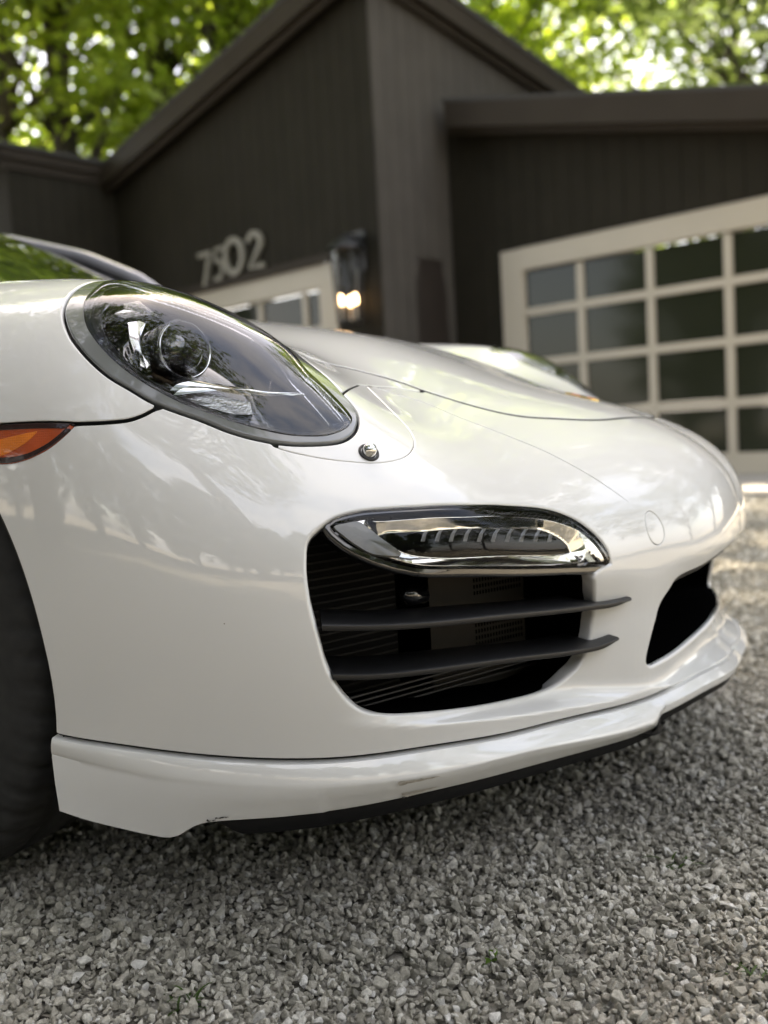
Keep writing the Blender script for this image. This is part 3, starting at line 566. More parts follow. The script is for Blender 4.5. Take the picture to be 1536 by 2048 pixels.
POLY.update({'BAR':[(-0.2595,0.1267),(-0.2484,0.1318),(-0.2396,0.1220),(-0.2466,0.1135),(-0.2495,0.0942),(-0.2494,0.0711),(-0.2448,0.0558),(-0.2487,0.0516),(-0.2547,0.0564),(-0.2592,0.0769),(-0.2609,0.1009),(-0.2589,0.1227)],
'CRYSTAL':[(-0.2572,0.1708),(-0.2353,0.1877),(-0.2232,0.1318),(-0.2320,0.1357),(-0.2452,0.1335),(-0.2622,0.1314),(-0.2723,0.1448),(-0.2603,0.1517)],
'ARC':[(-0.2305,0.0069),(-0.2226,0.0131),(-0.2038,0.0141),(-0.1863,0.0090),(-0.1544,-0.0018),(-0.1207,-0.0091),(-0.0763,-0.0070),(-0.1162,-0.0156),(-0.1557,-0.0086),(-0.1874,0.0024),(-0.2048,0.0076),(-0.2209,0.0056),(-0.2283,-0.0001)],
'SIGNAL':[(-0.2236,0.0028),(-0.1994,0.0059),(-0.1758,-0.0029),(-0.1439,-0.0160),(-0.1442,-0.0325),(-0.1637,-0.0302),(-0.1995,-0.0121)],
'RIB0':[(0.0117,-0.2122),(0.0167,-0.2035),(0.0259,-0.1946),(0.0313,-0.1941),(0.0212,-0.2037),(0.0168,-0.2124)],
'RIB1':[(0.0296,-0.2128),(0.0348,-0.2040),(0.0445,-0.1948),(0.0501,-0.1941),(0.0395,-0.2040),(0.0349,-0.2129)],
'RIB2':[(0.0484,-0.2129),(0.0539,-0.2039),(0.0642,-0.1942),(0.0702,-0.1932),(0.0588,-0.2037),(0.0539,-0.2129)],
'RIB3':[(0.0682,-0.2124),(0.0741,-0.2030),(0.0852,-0.1927),(0.0917,-0.1915),(0.0794,-0.2027),(0.0741,-0.2121)],
'RIB4':[(0.0893,-0.2111),(0.0957,-0.2014),(0.1076,-0.1905),(0.1144,-0.1891),(0.1013,-0.2009),(0.0956,-0.2106)],
'RIB5':[(0.1117,-0.2092),(0.1185,-0.1991),(0.1312,-0.1878),(0.1384,-0.1862),(0.1244,-0.1985),(0.1183,-0.2086)],
'RIB6':[(0.1352,-0.2069),(0.1425,-0.1964),(0.1558,-0.1847),(0.1632,-0.1831),(0.1486,-0.1957),(0.1421,-0.2061)],
'RIB7':[(0.1596,-0.2043),(0.1673,-0.1936),(0.1811,-0.1817),(0.1887,-0.1801),(0.1736,-0.1929),(0.1668,-0.2035)],
'RIB8':[(0.1848,-0.2016),(0.1927,-0.1908),(0.2068,-0.1788),(0.2145,-0.1774),(0.1991,-0.1902),(0.1921,-0.2009)],
'RIB9':[(0.2104,-0.1992),(0.2185,-0.1883),(0.2329,-0.1762),(0.2407,-0.1748),(0.2250,-0.1877),(0.2179,-0.1985)]})
CREASE=[[-0.8739, -0.4051, 0.2393], [-0.8722, -0.4358, 0.2342], [-0.8679, -0.4737, 0.2286], [-0.8595, -0.5176, 0.2213], [-0.85, -0.559, 0.2152], [-0.839, -0.5993, 0.2114], [-0.8241, -0.6427, 0.2071], [-0.8112, -0.6729, 0.2048], [-0.791, -0.7101, 0.203], [-0.7756, -0.7341, 0.2041], [-0.7466, -0.7673, 0.2008], [-0.7118, -0.799, 0.1988], [-0.6471, -0.8429, 0.1957], [-0.5673, -0.8845, 0.1928], [-0.4752, -0.9248, 0.1772], [-0.3807, -0.9727, 0.1676], [-0.3246, -1.0002, 0.1678]]
BOTTOM=[[-0.8722, -0.4083, 0.172], [-0.8649, -0.443, 0.1623], [-0.8538, -0.4849, 0.1535], [-0.8435, -0.5176, 0.1462], [-0.8355, -0.5414, 0.1422], [-0.8323, -0.5596, 0.1539], [-0.8308, -0.5689, 0.161], [-0.8234, -0.5933, 0.1653], [-0.8094, -0.6295, 0.1669], [-0.795, -0.6598, 0.1675], [-0.7731, -0.6974, 0.1684], [-0.7559, -0.721, 0.1682], [-0.7367, -0.7441, 0.1696], [-0.7149, -0.7664, 0.1711], [-0.6758, -0.7981, 0.171], [-0.6212, -0.8319, 0.1672], [-0.5021, -0.8908, 0.159], [-0.4176, -0.9332, 0.1527], [-0.3048, -0.9915, 0.1481], [-0.2976, -0.9968, 0.1565]]
# ------------------------------------------------------------------ car: panels cut from the body surface
def cr_open(P,n):
    P=np.asarray(P,float); d=np.r_[0,np.cumsum(np.linalg.norm(np.diff(P,axis=0),axis=1)**.5)]
    E=np.vstack([2*P[0]-P[1],P,2*P[-1]-P[-2]]); t=np.r_[-(d[1]-d[0]),d,d[-1]+(d[-1]-d[-2])]
    x=np.linspace(0,d[-1],n); k=np.clip(np.searchsorted(d,x,side='right')-1,0,len(P)-2); u=((x-d[k])/(d[k+1]-d[k]))[:,None]
    p0,p1,p2,p3=E[k],E[k+1],E[k+2],E[k+3]; h=(d[k+1]-d[k])[:,None]
    m1=(p2-p0)/(t[k+2]-t[k])[:,None]*h; m2=(p3-p1)/(t[k+3]-t[k+1])[:,None]*h
    return (2*u**3-3*u**2+1)*p1+(u**3-2*u**2+u)*m1+(-2*u**3+3*u**2)*p2+(u**3-u**2)*m2
def cr_closed(P,n):
    P=np.asarray(P,float); k=3; Q=np.vstack([P[-k:],P,P[:k+1]]); R=cr_open(Q,n*4)
    d0=np.linalg.norm(R-P[0],axis=1); a=int(np.argmin(d0[:len(R)//2])); b=len(R)//2+int(np.argmin(d0[len(R)//2:]))
    seg=R[a:b]; s=np.r_[0,np.cumsum(np.linalg.norm(np.diff(np.vstack([seg,seg[:1]]),axis=0),axis=1))]; x=np.linspace(0,s[-1],n,endpoint=False)
    S2=np.vstack([seg,seg[:1]]); return np.c_[np.interp(x,s,S2[:,0]),np.interp(x,s,S2[:,1])]
def nearest(P,poly):
    """vector from P to the nearest point of the closed polyline, and inside flag"""
    A=poly.astype(np.float64); B=np.roll(A,-1,0); D=B-A; L2=(D**2).sum(1)+1e-12
    vec=np.empty((len(P),2)); ins=np.empty(len(P),bool)
    for i in range(0,len(P),12000):
        p=P[i:i+12000]
        rx=p[:,None,0]-A[None,:,0]; ry=p[:,None,1]-A[None,:,1]
        t=np.clip((rx*D[:,0]+ry*D[:,1])/L2,0,1); dx=t*D[:,0]-rx; dy=t*D[:,1]-ry; d2=dx*dx+dy*dy; k=d2.argmin(1); j=np.arange(len(p))
        vec[i:i+12000,0]=dx[j,k]; vec[i:i+12000,1]=dy[j,k]
        y=p[:,None,1]; c=(A[None,:,1]>y)!=(B[None,:,1]>y); xi=A[:,0]+(y-A[:,1])/np.where(D[:,1]==0,1e-9,D[:,1])*D[:,0]
        ins[i:i+12000]=((c&(p[:,None,0]<xi)).sum(1)%2)==1
    return vec,ins
def grads(P,f,e=.0012):
    p,q=P[:,0],P[:,1]; return (f(p+e,q)-f(p-e,q))/(2*e),(f(p,q+e)-f(p,q-e))/(2*e)
def clip(P,T,phi,extra=None):
    """keep phi>0; returns P,T, index of new vertices, map"""
    pos=phi>0; cnt=pos[T].sum(1); keep=T[cnt==3]; cross=T[(cnt==1)|(cnt==2)]
    newP=[];key={}
    E=np.vstack([cross[:,[0,1]],cross[:,[1,2]],cross[:,[2,0]]]); E=E[pos[E[:,0]]!=pos[E[:,1]]]; E=np.sort(E,1); E=np.unique(E,axis=0)
    n=len(P); t=(phi[E[:,0]]/(phi[E[:,0]]-phi[E[:,1]]))[:,None]; NP=P[E[:,0]]+(P[E[:,1]]-P[E[:,0]])*t
    idx={(int(a),int(b)):n+i for i,(a,b) in enumerate(E)}
    out=[]
    for tri in cross:
        a,b,c=map(int,tri); s=[pos[a],pos[b],pos[c]]; k=sum(s)
        if k==1:
            while not pos[a]: a,b,c=b,c,a
            out.append((a,idx[(min(a,b),max(a,b))],idx[(min(a,c),max(a,c))]))
        else:
            while pos[a]: a,b,c=b,c,a
            x=idx[(min(a,b),max(a,b))]; y=idx[(min(a,c),max(a,c))]; out+=[(x,b,c),(x,c,y)]
    T2=np.vstack([keep,np.array(out,np.int64).reshape(-1,3)]); P2=np.vstack([P,NP]); new=np.zeros(len(P2),bool); new[n:]=True
    return P2,T2,new
PROF={ # (out, down) rings of the rolled edge
 'gap':[(.0007,.0002),(.0013,.0008),(.0015,.0018),(.0015,.011)],
 'roll':[(.0016,.0003),(.0030,.0012),(.0041,.0026),(.0048,.0045),(.0050,.0070),(.0050,.022)],
 'arch':[(.002,.0003),(.0045,.0016),(.006,.004),(.0065,.008),(.0065,.03)],
 'lamp':[(.0012,.0003),(.0022,.0012),(.0028,.0028),(.0029,.006),(.0029,.02)],
 'thin':[(.0004,.0002),(.0006,.0008),(.0006,.004)],
 'gaph':[(.0006,.0002),(.0010,.0007),(.0010,.011)],
 'rollc':[(.0016,.0003),(.0030,.0012),(.0041,.0026),(.0048,.0045),(.0050,.0070)],
 'none':[]}
def panel(cuts,step=.003,f=None,disp=None,half=False,name='panel',pad=.01):
    """cuts: list of (closed pq polygon, keep 'in'/'out', inset, profile); disp(dist list)-> offset along BD; half: clip at x=0 and mirror-join"""
    f=f or h_full
    ins=[c[0] for c in cuts if c[1]=='in']; lo=np.max([c.min(0) for c in ins],0)-pad; hi=np.min([c.max(0) for c in ins],0)+pad
    gx=np.arange(lo[0],hi[0],step); gy=np.arange(lo[1],hi[1],step); gp,gq=np.meshgrid(gx,gy); P=np.c_[gp.ravel(),gq.ravel()]
    nx,ny=len(gx),len(gy); i=(np.arange(ny-1)[:,None]*nx+np.arange(nx-1)).ravel()
    T=np.vstack([np.c_[i,i+1,i+nx+1],np.c_[i,i+nx+1,i+nx]])
    # drop what is far outside the keep-in outlines first
    for c in cuts:
        if c[1]!='in':continue
        used=np.unique(T); vec,inside=nearest(P[used],c[0]); far=np.zeros(len(P),bool); far[used]=(~inside)&((vec**2).sum(1)>(4*step)**2); T=T[~far[T].all(1)]
    def compact(P,T,*A):
        u,inv=np.unique(T,return_inverse=True); return (P[u],inv.reshape(T.shape))+tuple(a[u] for a in A)
    prof=np.full(len(P),-1); P,T,prof=compact(P,T,prof); O=np.zeros((len(P),2))
    if half:
        X0=body(P[:,0],P[:,1],f)[:,0]; P,T,new=clip(P,T,-X0-1e-7); prof=np.r_[prof,np.full(len(P)-len(prof),-2)]; O=np.vstack([O,np.zeros((len(P)-len(O),2))]); P,T,prof,O=compact(P,T,prof,O)
    dist=[]
    for ci,c in enumerate(cuts):
        hp,hq=grads(P,f); vec,inside=nearest(P,c[0]); d3=np.sqrt((vec**2).sum(1)+(vec[:,0]*hp+vec[:,1]*hq)**2)
        s=np.where(inside,d3,-d3) if c[1]=='in' else np.where(inside,-d3,d3)
        onc=prof==-2
        P,T,new=clip(P,T,s-c[2]); k=len(P)-len(prof)
        # new vertices lying on the mirror plane stay there
        prof=np.r_[prof,np.full(k,ci)]; v2,_=nearest(P[new],c[0]) if k else (np.zeros((0,2)),0); O=np.vstack([O,v2]) if k else O
        P,T,prof,O=compact(P,T,prof,O)
    if half: pass
    off=0.
    if disp is not None:
        D=[]
        for c in cuts:
            vec,inside=nearest(P,c[0]); hp,hq=grads(P,f); D.append(np.sqrt((vec**2).sum(1)+(vec[:,0]*hp+vec[:,1]*hq)**2))
        off=disp(P,D)
        # normals by finite differences of the displaced surface
        def ff(p,q):
            QP=np.c_[p,q]; DD=[]
            hp,hq=grads(QP,f)
            for c in cuts:
                vec,inside=nearest(QP,c[0]); DD.append(np.sqrt((vec**2).sum(1)+(vec[:,0]*hp+vec[:,1]*hq)**2))
            return f(p,q)+disp(QP,DD)
        X=body(P[:,0],P[:,1],ff); Nn=body_n(P[:,0],P[:,1],ff)
    else:
        X=body(P[:,0],P[:,1],f); Nn=body_n(P[:,0],P[:,1],f)
    if half:
        on=np.abs(X[:,0])<1e-4; X[on,0]=0; Nn[on,0]=0; Nn/=np.linalg.norm(Nn,axis=1,keepdims=True)
    # orientation
    fn=np.cross(X[T[:,1]]-X[T[:,0]],X[T[:,2]]-X[T[:,0]])
    if (fn*Nn[T[:,0]]).sum()<0: T=T[:,::-1]
    # rolled edges
    E=np.vstack([T[:,[0,1]],T[:,[1,2]],T[:,[2,0]]]); key=np.sort(E,1); _,first,inv,cn=np.unique(key,axis=0,return_index=True,return_inverse=True,return_counts=True)
    be=E[(cn==1)[inv.ravel()]]
    if half: be=be[~((X[be[:,0],0]==0)&(X[be[:,1],0]==0))]
    be=be[(prof[be[:,0]]>=0)&(prof[be[:,1]]>=0)]
    bv,binv=np.unique(be,return_inverse=True); binv=binv.reshape(be.shape)
    V=[X];N3=[Nn];Q=[];QM=[]
    hp,hq=grads(P[bv],f); o2=O[bv]; o3=o2[:,:1]*BE1+o2[:,1:]*BE2+(o2[:,0]*hp+o2[:,1]*hq)[:,None]*BD
    nb=Nn[bv]; o3-=nb*(o3*nb).sum(1,keepdims=True); o3/=np.linalg.norm(o3,axis=1,keepdims=True)+1e-12
    if half: o3[X[bv,0]==0,0]=0
    pv=np.array([cuts[k][3] for k in prof[bv]])
    nr=max([len(PROF[c[3]]) for c in cuts]+[0])
    prev=bv.copy(); base=len(X)
    for r in range(nr):
        ro=np.array([PROF[n][min(r,len(PROF[n])-1)] if PROF[n] else (0,0) for n in pv]); pr=np.array([PROF[n][min(r-1,len(PROF[n])-1)] if r>0 and PROF[n] else (0,0) for n in pv])
        if r and np.allclose(ro,pr): break
        V.append(X[bv]+o3*ro[:,:1]-nb*ro[:,1:]); d=ro-pr; a=np.arctan2(d[:,1],np.maximum(d[:,0],1e-9))[:,None]; N3.append(nb*np.cos(a)+o3*np.sin(a))
        cur=base+np.arange(len(bv)); base+=len(bv)
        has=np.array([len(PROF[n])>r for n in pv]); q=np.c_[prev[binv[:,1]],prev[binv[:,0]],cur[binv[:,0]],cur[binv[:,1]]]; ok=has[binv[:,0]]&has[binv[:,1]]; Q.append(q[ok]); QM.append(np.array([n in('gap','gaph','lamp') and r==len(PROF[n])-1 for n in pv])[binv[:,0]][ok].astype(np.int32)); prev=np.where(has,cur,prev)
    V=np.vstack(V);N3=np.vstack(N3); Q=np.vstack(Q) if Q else np.zeros((0,4),int); QM=np.concatenate(QM) if QM else np.zeros(0,np.int32)
    if half:
        n=len(V); on=V[:,0]==0; mp=np.where(on,np.arange(n),n+np.cumsum(~on)-1); V=np.vstack([V,V[~on]*[-1,1,1]]); N3=np.vstack([N3,N3[~on]*[-1,1,1]]); T=np.vstack([T,mp[T][:,::-1]]); Q=np.vstack([Q,mp[Q][:,::-1]]); QM=np.r_[QM,QM]
    me=mesh_np(name,V,[T,Q],N3)
    # the shut line's depth is coloured black for its shade, below the painted edge
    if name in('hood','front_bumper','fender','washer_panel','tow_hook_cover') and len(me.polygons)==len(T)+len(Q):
        me.materials.append(M['paint']); me.materials.append(M['plain_black']); me.polygons.foreach_set('material_index',np.r_[np.zeros(len(T),np.int32),QM].astype(np.int32))
    return me
pl=lambda k:np.array(POLY[k])
HL_OUT=cr_closed(pl('HL_OUT'),130); HL_IN=cr_closed(pl('HL_IN'),130)
MARK=np.vstack([cr_open(pl('MARKER')[:9],40),cr_open(pl('MARKER')[8:12],14)[1:],pl('MARKER')[11:]])
HSEAM=cr_open(pl('HSEAM'),120); FSEAM=np.vstack([pl('FSEAM')[:4],cr_open(pl('FSEAM')[3:],24)[1:]]); TSEAM=np.vstack([pl('TSEAM')[:2],cr_open(pl('TSEAM')[1:],16)[1:]])
SSEAM=cr_open(pl('SSEAM'),90)
for _ in range(14): SSEAM[1:-1]=.25*SSEAM[:-2]+.5*SSEAM[1:-1]+.25*SSEAM[2:]
SSEAM=SSEAM
ARCH=cr_open(pl('ARCH'),60)
TONGUE=np.vstack([pl('TONGUE')[:2],cr_open(pl('TONGUE')[1:],60)[1:],HL_IN[[50]]])
TOW=cr_closed(pl('TOW'),50)
OPEN=np.vstack([cr_open(np.vstack([pl('OPEN_BOT')[-2:],pl('OPEN_TOP')]),70),cr_open(pl('OPEN_BOT'),90)])
CINT=np.vstack([cr_open(pl('CINT')[1:],80),pl('CINT')[:1]])
DRL=cr_closed(pl('DRL'),110); DARK=cr_closed(pl('DRL_DARK'),70)
to2=lambda *X:np.array([(np.dot(x,BE1),np.dot(x,BE2)) for x in X])
jts=int(np.argmin(((HSEAM-TSEAM[-1])**2).sum(1))); jarch=int(np.argmin(((ARCH-FSEAM[1])**2).sum(1)))
hl_mid=HL_IN.mean(0,keepdims=True)
arch_low=ARCH[:jarch+1]      # from the sill up to the fender seam
cen_lo=to2((.10,-1.06,.198),(.16,-1.085,.45)); cen_hi=to2((.12,-.93,.588))
BUMP=np.vstack([SSEAM[:-1],cen_lo,cen_hi,HSEAM[jts:-6][::-1],TSEAM[::-1],hl_mid,FSEAM[::-1][:-2],arch_low[::-1]])
FEND=np.vstack([HSEAM[:jts+1],TSEAM[::-1],hl_mid,FSEAM[::-1][:-2],ARCH[jarch:],to2((-.885,.315,.70),(-.70,.315,.868))])
HOOD=np.vstack([HSEAM[:-4],to2((.06,-.925,.585),(.06,.31,.915))])
G=.0040
car=empty('car'); tag(car,'white sports car with its nose to the right on the gravel','car')
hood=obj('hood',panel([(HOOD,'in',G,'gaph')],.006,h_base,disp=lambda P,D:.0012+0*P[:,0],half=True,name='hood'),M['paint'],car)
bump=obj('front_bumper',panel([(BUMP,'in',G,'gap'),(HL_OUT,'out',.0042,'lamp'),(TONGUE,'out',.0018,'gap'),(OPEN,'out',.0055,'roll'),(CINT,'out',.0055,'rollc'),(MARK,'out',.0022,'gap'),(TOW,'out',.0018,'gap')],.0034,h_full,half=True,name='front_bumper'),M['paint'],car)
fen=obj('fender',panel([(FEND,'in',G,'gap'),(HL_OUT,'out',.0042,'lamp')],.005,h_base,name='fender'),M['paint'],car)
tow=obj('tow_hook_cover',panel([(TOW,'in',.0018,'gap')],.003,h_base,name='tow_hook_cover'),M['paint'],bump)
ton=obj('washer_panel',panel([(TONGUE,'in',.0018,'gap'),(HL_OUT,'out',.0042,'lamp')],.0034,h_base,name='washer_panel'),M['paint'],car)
# black shell added just inside the skin to block light, darkens the gaps
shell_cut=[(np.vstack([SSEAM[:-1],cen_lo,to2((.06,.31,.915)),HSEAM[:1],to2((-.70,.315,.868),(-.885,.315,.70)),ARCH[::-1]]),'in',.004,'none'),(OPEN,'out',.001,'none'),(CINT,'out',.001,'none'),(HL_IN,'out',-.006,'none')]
obj('light_block_shell',panel(shell_cut,.012,h_full,disp=lambda P,D:-.013+0*P[:,0],half=True,name='light_block_shell'),M['plain_black'],car)
# side markers
mk=obj('side_marker',panel([(MARK,'in',.0008,'thin')],.004,h_base,disp=lambda P,D:-.001+0*D[0],name='side_marker'),M['amber_dark'],car)
def inset_poly(poly,d):
    c=np.roll(poly,-1,0)-np.roll(poly,1,0); n=np.c_[-c[:,1],c[:,0]]; n/=np.linalg.norm(n,axis=1,keepdims=True)+1e-9
    a=.5*np.sum(poly[:,0]*np.roll(poly[:,1],-1)-np.roll(poly[:,0],-1)*poly[:,1]); return poly+n*d*(1 if a>0 else -1)
fr=panel([(MARK,'in',.0008,'thin'),(inset_poly(MARK,.0052),'out',.0004,'thin')],.003,h_base,disp=lambda P,D:.0006+0*D[0],name='bezel'); obj('bezel',fr,M['bezel'],mk)
mi=MARK*[1,1]; cM=mi.mean(0); inner=cM+(mi-cM)*[.62,.42]+np.array([-.012,.006])
obj('lens_window',panel([(inner,'in',.0004,'thin')],.003,h_base,disp=lambda P,D:.0004+0*D[0],name='lens_window'),M['amber'],mk)
# ------------------------------------------------------------------ headlight
hl=obj('headlight',panel([(HL_OUT,'in',.0046,'lamp'),(HL_IN,'out',.0003,'thin')],.003,h_base,disp=lambda P,D:.0012+0*D[0],name='headlight'),M['ring'],car)
obj('lens',panel([(HL_IN,'in',.0010,'thin')],.004,h_base,disp=lambda P,D:.0025+.006*(1-np.exp(-D[0]/.03)),name='lens'),M['lens'],hl)
obj('rim',panel([(HL_IN,'in',.0014,'thin'),(inset_poly(HL_IN,.009),'out',0.,'thin')],.0025,h_base,disp=lambda P,D:-.002-.006*sstep(0,.010,D[0]),name='rim'),M['chrome_rib'],hl)
obj('inner_rim',panel([(inset_poly(HL_IN,.009),'in',.0,'thin'),(inset_poly(HL_IN,.0215),'out',0.,'thin')],.003,h_base,disp=lambda P,D:-.010-.012*sstep(0,.014,D[0]),name='inner_rim'),M['silver'],hl)
obj('housing',panel([(inset_poly(HL_IN,.020),'in',.0,'none')],.005,h_base,disp=lambda P,D:-.022-.062*sstep(0,.032,D[0]),name='housing'),M['black_gloss'],hl)
def plate(name,poly,off,th,m,parent,smooth=True):
    P=np.asarray(poly); X=body(P[:,0],P[:,1],h_base,off); n=len(X); c=X.mean(0); V=[*X,*(X-BD*th),c+BD*.001]; F=[]
    for i in range(n):
        j=(i+1)%n; F.append((i,j,2*n)); F.append((i,n+i,n+j,j))
    F.append(tuple(range(n,2*n))[::-1]); mb=MB().add(V,F); o=mb.build(name,m,parent)
    bm=bmesh.new(); bm.from_mesh(o.data); bmesh.ops.recalc_face_normals(bm,faces=bm.faces); bm.to_mesh(o.data); bm.free(); return o
pc=body(*hl_mid[0],h_base)
PJ=np.array([-.757,-.540,.694]); PA=Vector((-.38,-.92,.08)).normalized()
pj=MB().lathe(PJ,PA,[(.036,-.05),(.036,.004),(.0345,.008),(.032,.009),(.0305,.005),(.029,.001),(.0285,-.004)],40).build('projector',M['black_gloss'],hl,smooth=True); auto_smooth(pj)
MB().lathe(PJ,PA,[(.0340,.0086),(.0335,.0115),(.0320,.0120),(.0312,.0100),(.0305,.006)],40).build('chrome_ring',M['chrome'],pj,smooth=True)
MB().lathe(PJ,PA,[(.0290,-.003),(.0275,.005),(.022,.012),(.014,.017),(.006,.0193),(0,.0196)],36).build('glass_ball',M['plens'],pj,smooth=True)
plate('chrome_bar',pl('BAR'),-.030,.012,M['chrome'],hl); plate('crystal',pl('CRYSTAL'),-.026,.010,M['chrome_rib'],hl)
plate('light_guide',cr_open(pl('ARC'),40),-.014,.004,M['chrome'],hl); plate('turn_reflector',pl('SIGNAL'),-.024,.015,M['chrome_rib'],hl)
# washer nozzle
WN=np.array([-.702,-.749,.566]); wn_pq=to2(WN)[0]; WNn=body_n(np.array([wn_pq[0]]),np.array([wn_pq[1]]),h_base)[0]; wax=Vector(WNn)*.55+Vector((-.1,-.35,.75)); wax.normalize()
MB().lathe(WN-np.array(wax)*.004,wax,[(.0085,-.006),(.0085,.006),(.0075,.0105),(.005,.0138),(.002,.0152),(0,.0155)],24).build('washer_nozzle',M['chrome'],ton,smooth=True)
MB().lathe(WN+WNn*.0003,Vector(WNn),[(.0125,-.001),(.0118,.0008),(.0098,.0009),(.0090,-.002)],28).build('nozzle_socket',M['plain_black'],ton,smooth=True)
# clear film edge running down the nose
LN=cr_open(pl('LINE'),60); lx=body(LN[:,0],LN[:,1],h_base,.0001); MB().tube(lx,[.00075]*48+[.00075*(1-i/12) for i in range(12)],6).build('film_edge',M['paint'],bump,smooth=True)
# ------------------------------------------------------------------ daytime light
fr_in=lambda P,D:-.003-.014*(1-np.clip(D[1]/.020,0,1))
dl=obj('daytime_light',panel([(DRL,'in',.0062,'thin'),(inset_poly(DARK,-.0025),'out',.0002,'thin')],.0022,h_base,disp=fr_in,name='daytime_light'),M['warm_chrome'],car)
obj('lens',panel([(DRL,'in',.0006,'roll')],.003,h_base,disp=lambda P,D:.0035+.0045*(1-np.exp(-D[0]/.012)),name='lens'),M['dlens'],dl)
ls=obj('led_strip',panel([(inset_poly(DARK,-.005),'in',.0,'none')],.003,h_base,disp=lambda P,D:-.0195+0*D[0],name='led_strip'),M['hole'],dl)
for k in range(10): plate('led_rib',pl('RIB%d'%k),-.0178,.001,M['led'],ls)
plate('light_wing',cr_closed(pl('DRL_WING'),40),-.001,.004,M['wing'],dl)
obj('lamp_body',panel([(DRL,'in',.0012,'none')],.005,h_base,disp=lambda P,D:-.026+0*D[0],name='lamp_body'),M['black_gloss'],dl)
# lamp carrier: black rim under and left of the lens
car_poly=inset_poly(DRL,-.004); obj('lamp_carrier',panel([(car_poly,'in',.0,'roll'),(DRL,'out',.0006,'none')],.0025,h_base,disp=lambda P,D:-.004+0*D[0],name='lamp_carrier'),M['black_gloss'],dl)
# ------------------------------------------------------------------ side intake: duct, radiator, plate, ribs, slats
INW=np.array([.42,.907,0.]); INW/=np.linalg.norm(INW); TAN=np.array([.907,-.42,0.])
def duct(name,poly,f,depth,sc,m,inw,start=.004):
    X=body(poly[:,0],poly[:,1],f)-0; X=X+inw*start; n=len(X); c=X.mean(0); B=[c+(X-c)*sc+inw*d for d in [0]]
    rows=[X,X+inw*depth*.35,c+(X-c)*sc+inw*depth]; V=np.vstack(rows+[rows[-1].mean(0)[None]]); F=[]
    for r in range(2):
        for i in range(n): j=(i+1)%n; F.append((r*n+i,r*n+j,(r+1)*n+j,(r+1)*n+i))
    for i in range(n): F.append((2*n+i,2*n+(i+1)%n,3*n))
    return MB().add(V,F).mesh(name,True)
du=obj('intake_duct',duct('intake_duct',inset_poly(OPEN,-.004),h_full,.17,.97,M['black_plastic'],INW,.008),M['hole'],car)
oc=body(OPEN[:,0],OPEN[:,1],h_full).mean(0)
def frame_pt(s,z,d): return np.array([oc[0],oc[1],0])+TAN*s+INW*d+np.array([0,0,z])   # s along the car's front, d inwards
rd=MB(); 
a,b=frame_pt(-.22,.20,.13),frame_pt(.005,.20,.13); rd.add([a,b,b+[0,0,.27],a+[0,0,.27]],[(0,1,2,3)]); rdo=rd.build('radiator',M['radiator'],du)
for k in range(26):
    z=.21+k*.0098; P0,P1=frame_pt(-.218,z,.1285),frame_pt(.003,z,.1285); MB().add([P0,P1,P1+[0,0,.0022],P0+[0,0,.0022],P0+INW*.004,P1+INW*.004,P1+[0,0,.0022]+INW*.004,P0+[0,0,.0022]+INW*.004],[(0,1,2,3),(3,2,6,7),(4,5,1,0)]).build('cooling_tube',M['black_plastic'],rdo)
pp=MB(); a,b=frame_pt(.035,.22,.10),frame_pt(.20,.22,.09); pp.add([a,b,b+[0,0,.24],a+[0,0,.24]],[(0,1,2,3)]); ppo=pp.build('condenser_plate',M['perf'],du)
mb=MB()
for blk in (.384,.324):
    for r in range(3 if blk>.35 else 4):
        for k in range(17):
            t=.45+k*.031; 
            if t>.96: continue
            q=a+(b-a)*t; q=np.array([q[0],q[1],blk-r*.0085])-INW*.0008; e=(b-a)*.016; mb.add([q,q+e,q+e+[0,0,.005],q+[0,0,.005]],[(0,1,2,3)])
mb.build('perforation',M['hole'],ppo)
for k in range(4):
    z=.292-k*.011; P=[frame_pt(s,z-.0*s,.045+.012*k) for s in np.linspace(-.20,.23,9)]; MB().tube(P,.0022,6).build('rib',M['slat'],du,smooth=True)
MB().tube([frame_pt(-.06,.405,.03),frame_pt(-.05,.395,.035),frame_pt(-.03,.395,.035)],.011,10).build('sensor',M['black_gloss'],du,smooth=True)
def slat(key,dep,label=None):
    C2=cr_open(pl(key),50)[2:]; X=body(C2[:,0],C2[:,1],h_base,.002); X[:,2]=np.convolve(np.r_[[X[0,2]]*4,X[:,2],[X[-1,2]]*4],np.ones(9)/9,'valid'); V=[];F=[]
    n=len(X); k=7
    for i in range(n):
        t=X[min(i+1,n-1)]-X[max(i-1,0)]; t[2]=0; t/=np.linalg.norm(t); inw=np.array([-t[1],t[0],0]); inw=inw if inw@INW>0 else -inw
        u=i/(n-1); tp=sstep(1.0,.86,np.array(u)) if u>.86 else 1.0; tp=float(max(tp,.12)); dd=dep*(.35+.65*tp); th=.0042*(.55+.45*tp)
        for d,z in((.004,-th),(.0012,-th*.8),(0,-th*.2),(.0004,th*.5),(.003,th),(dd,th+.0025),(dd,-th)): V.append(X[i]+inw*d+np.array([0,0,z]))
    for i in range(n-1):
        for j in range(k): F.append((i*k+j,(i+1)*k+j,(i+1)*k+(j+1)%k,i*k+(j+1)%k))
    F.append(tuple(range(k))); F.append(tuple((n-1)*k+j for j in range(k))[::-1])
    o=MB().add(V,F).build('slat',M['slat'],car); bm=bmesh.new(); bm.from_mesh(o.data); bmesh.ops.recalc_face_normals(bm,faces=bm.faces); bm.to_mesh(o.data); bm.free(); return auto_smooth(o,40)
slA=slat('FIN_A',.075); slB=slat('FIN_B',.075)
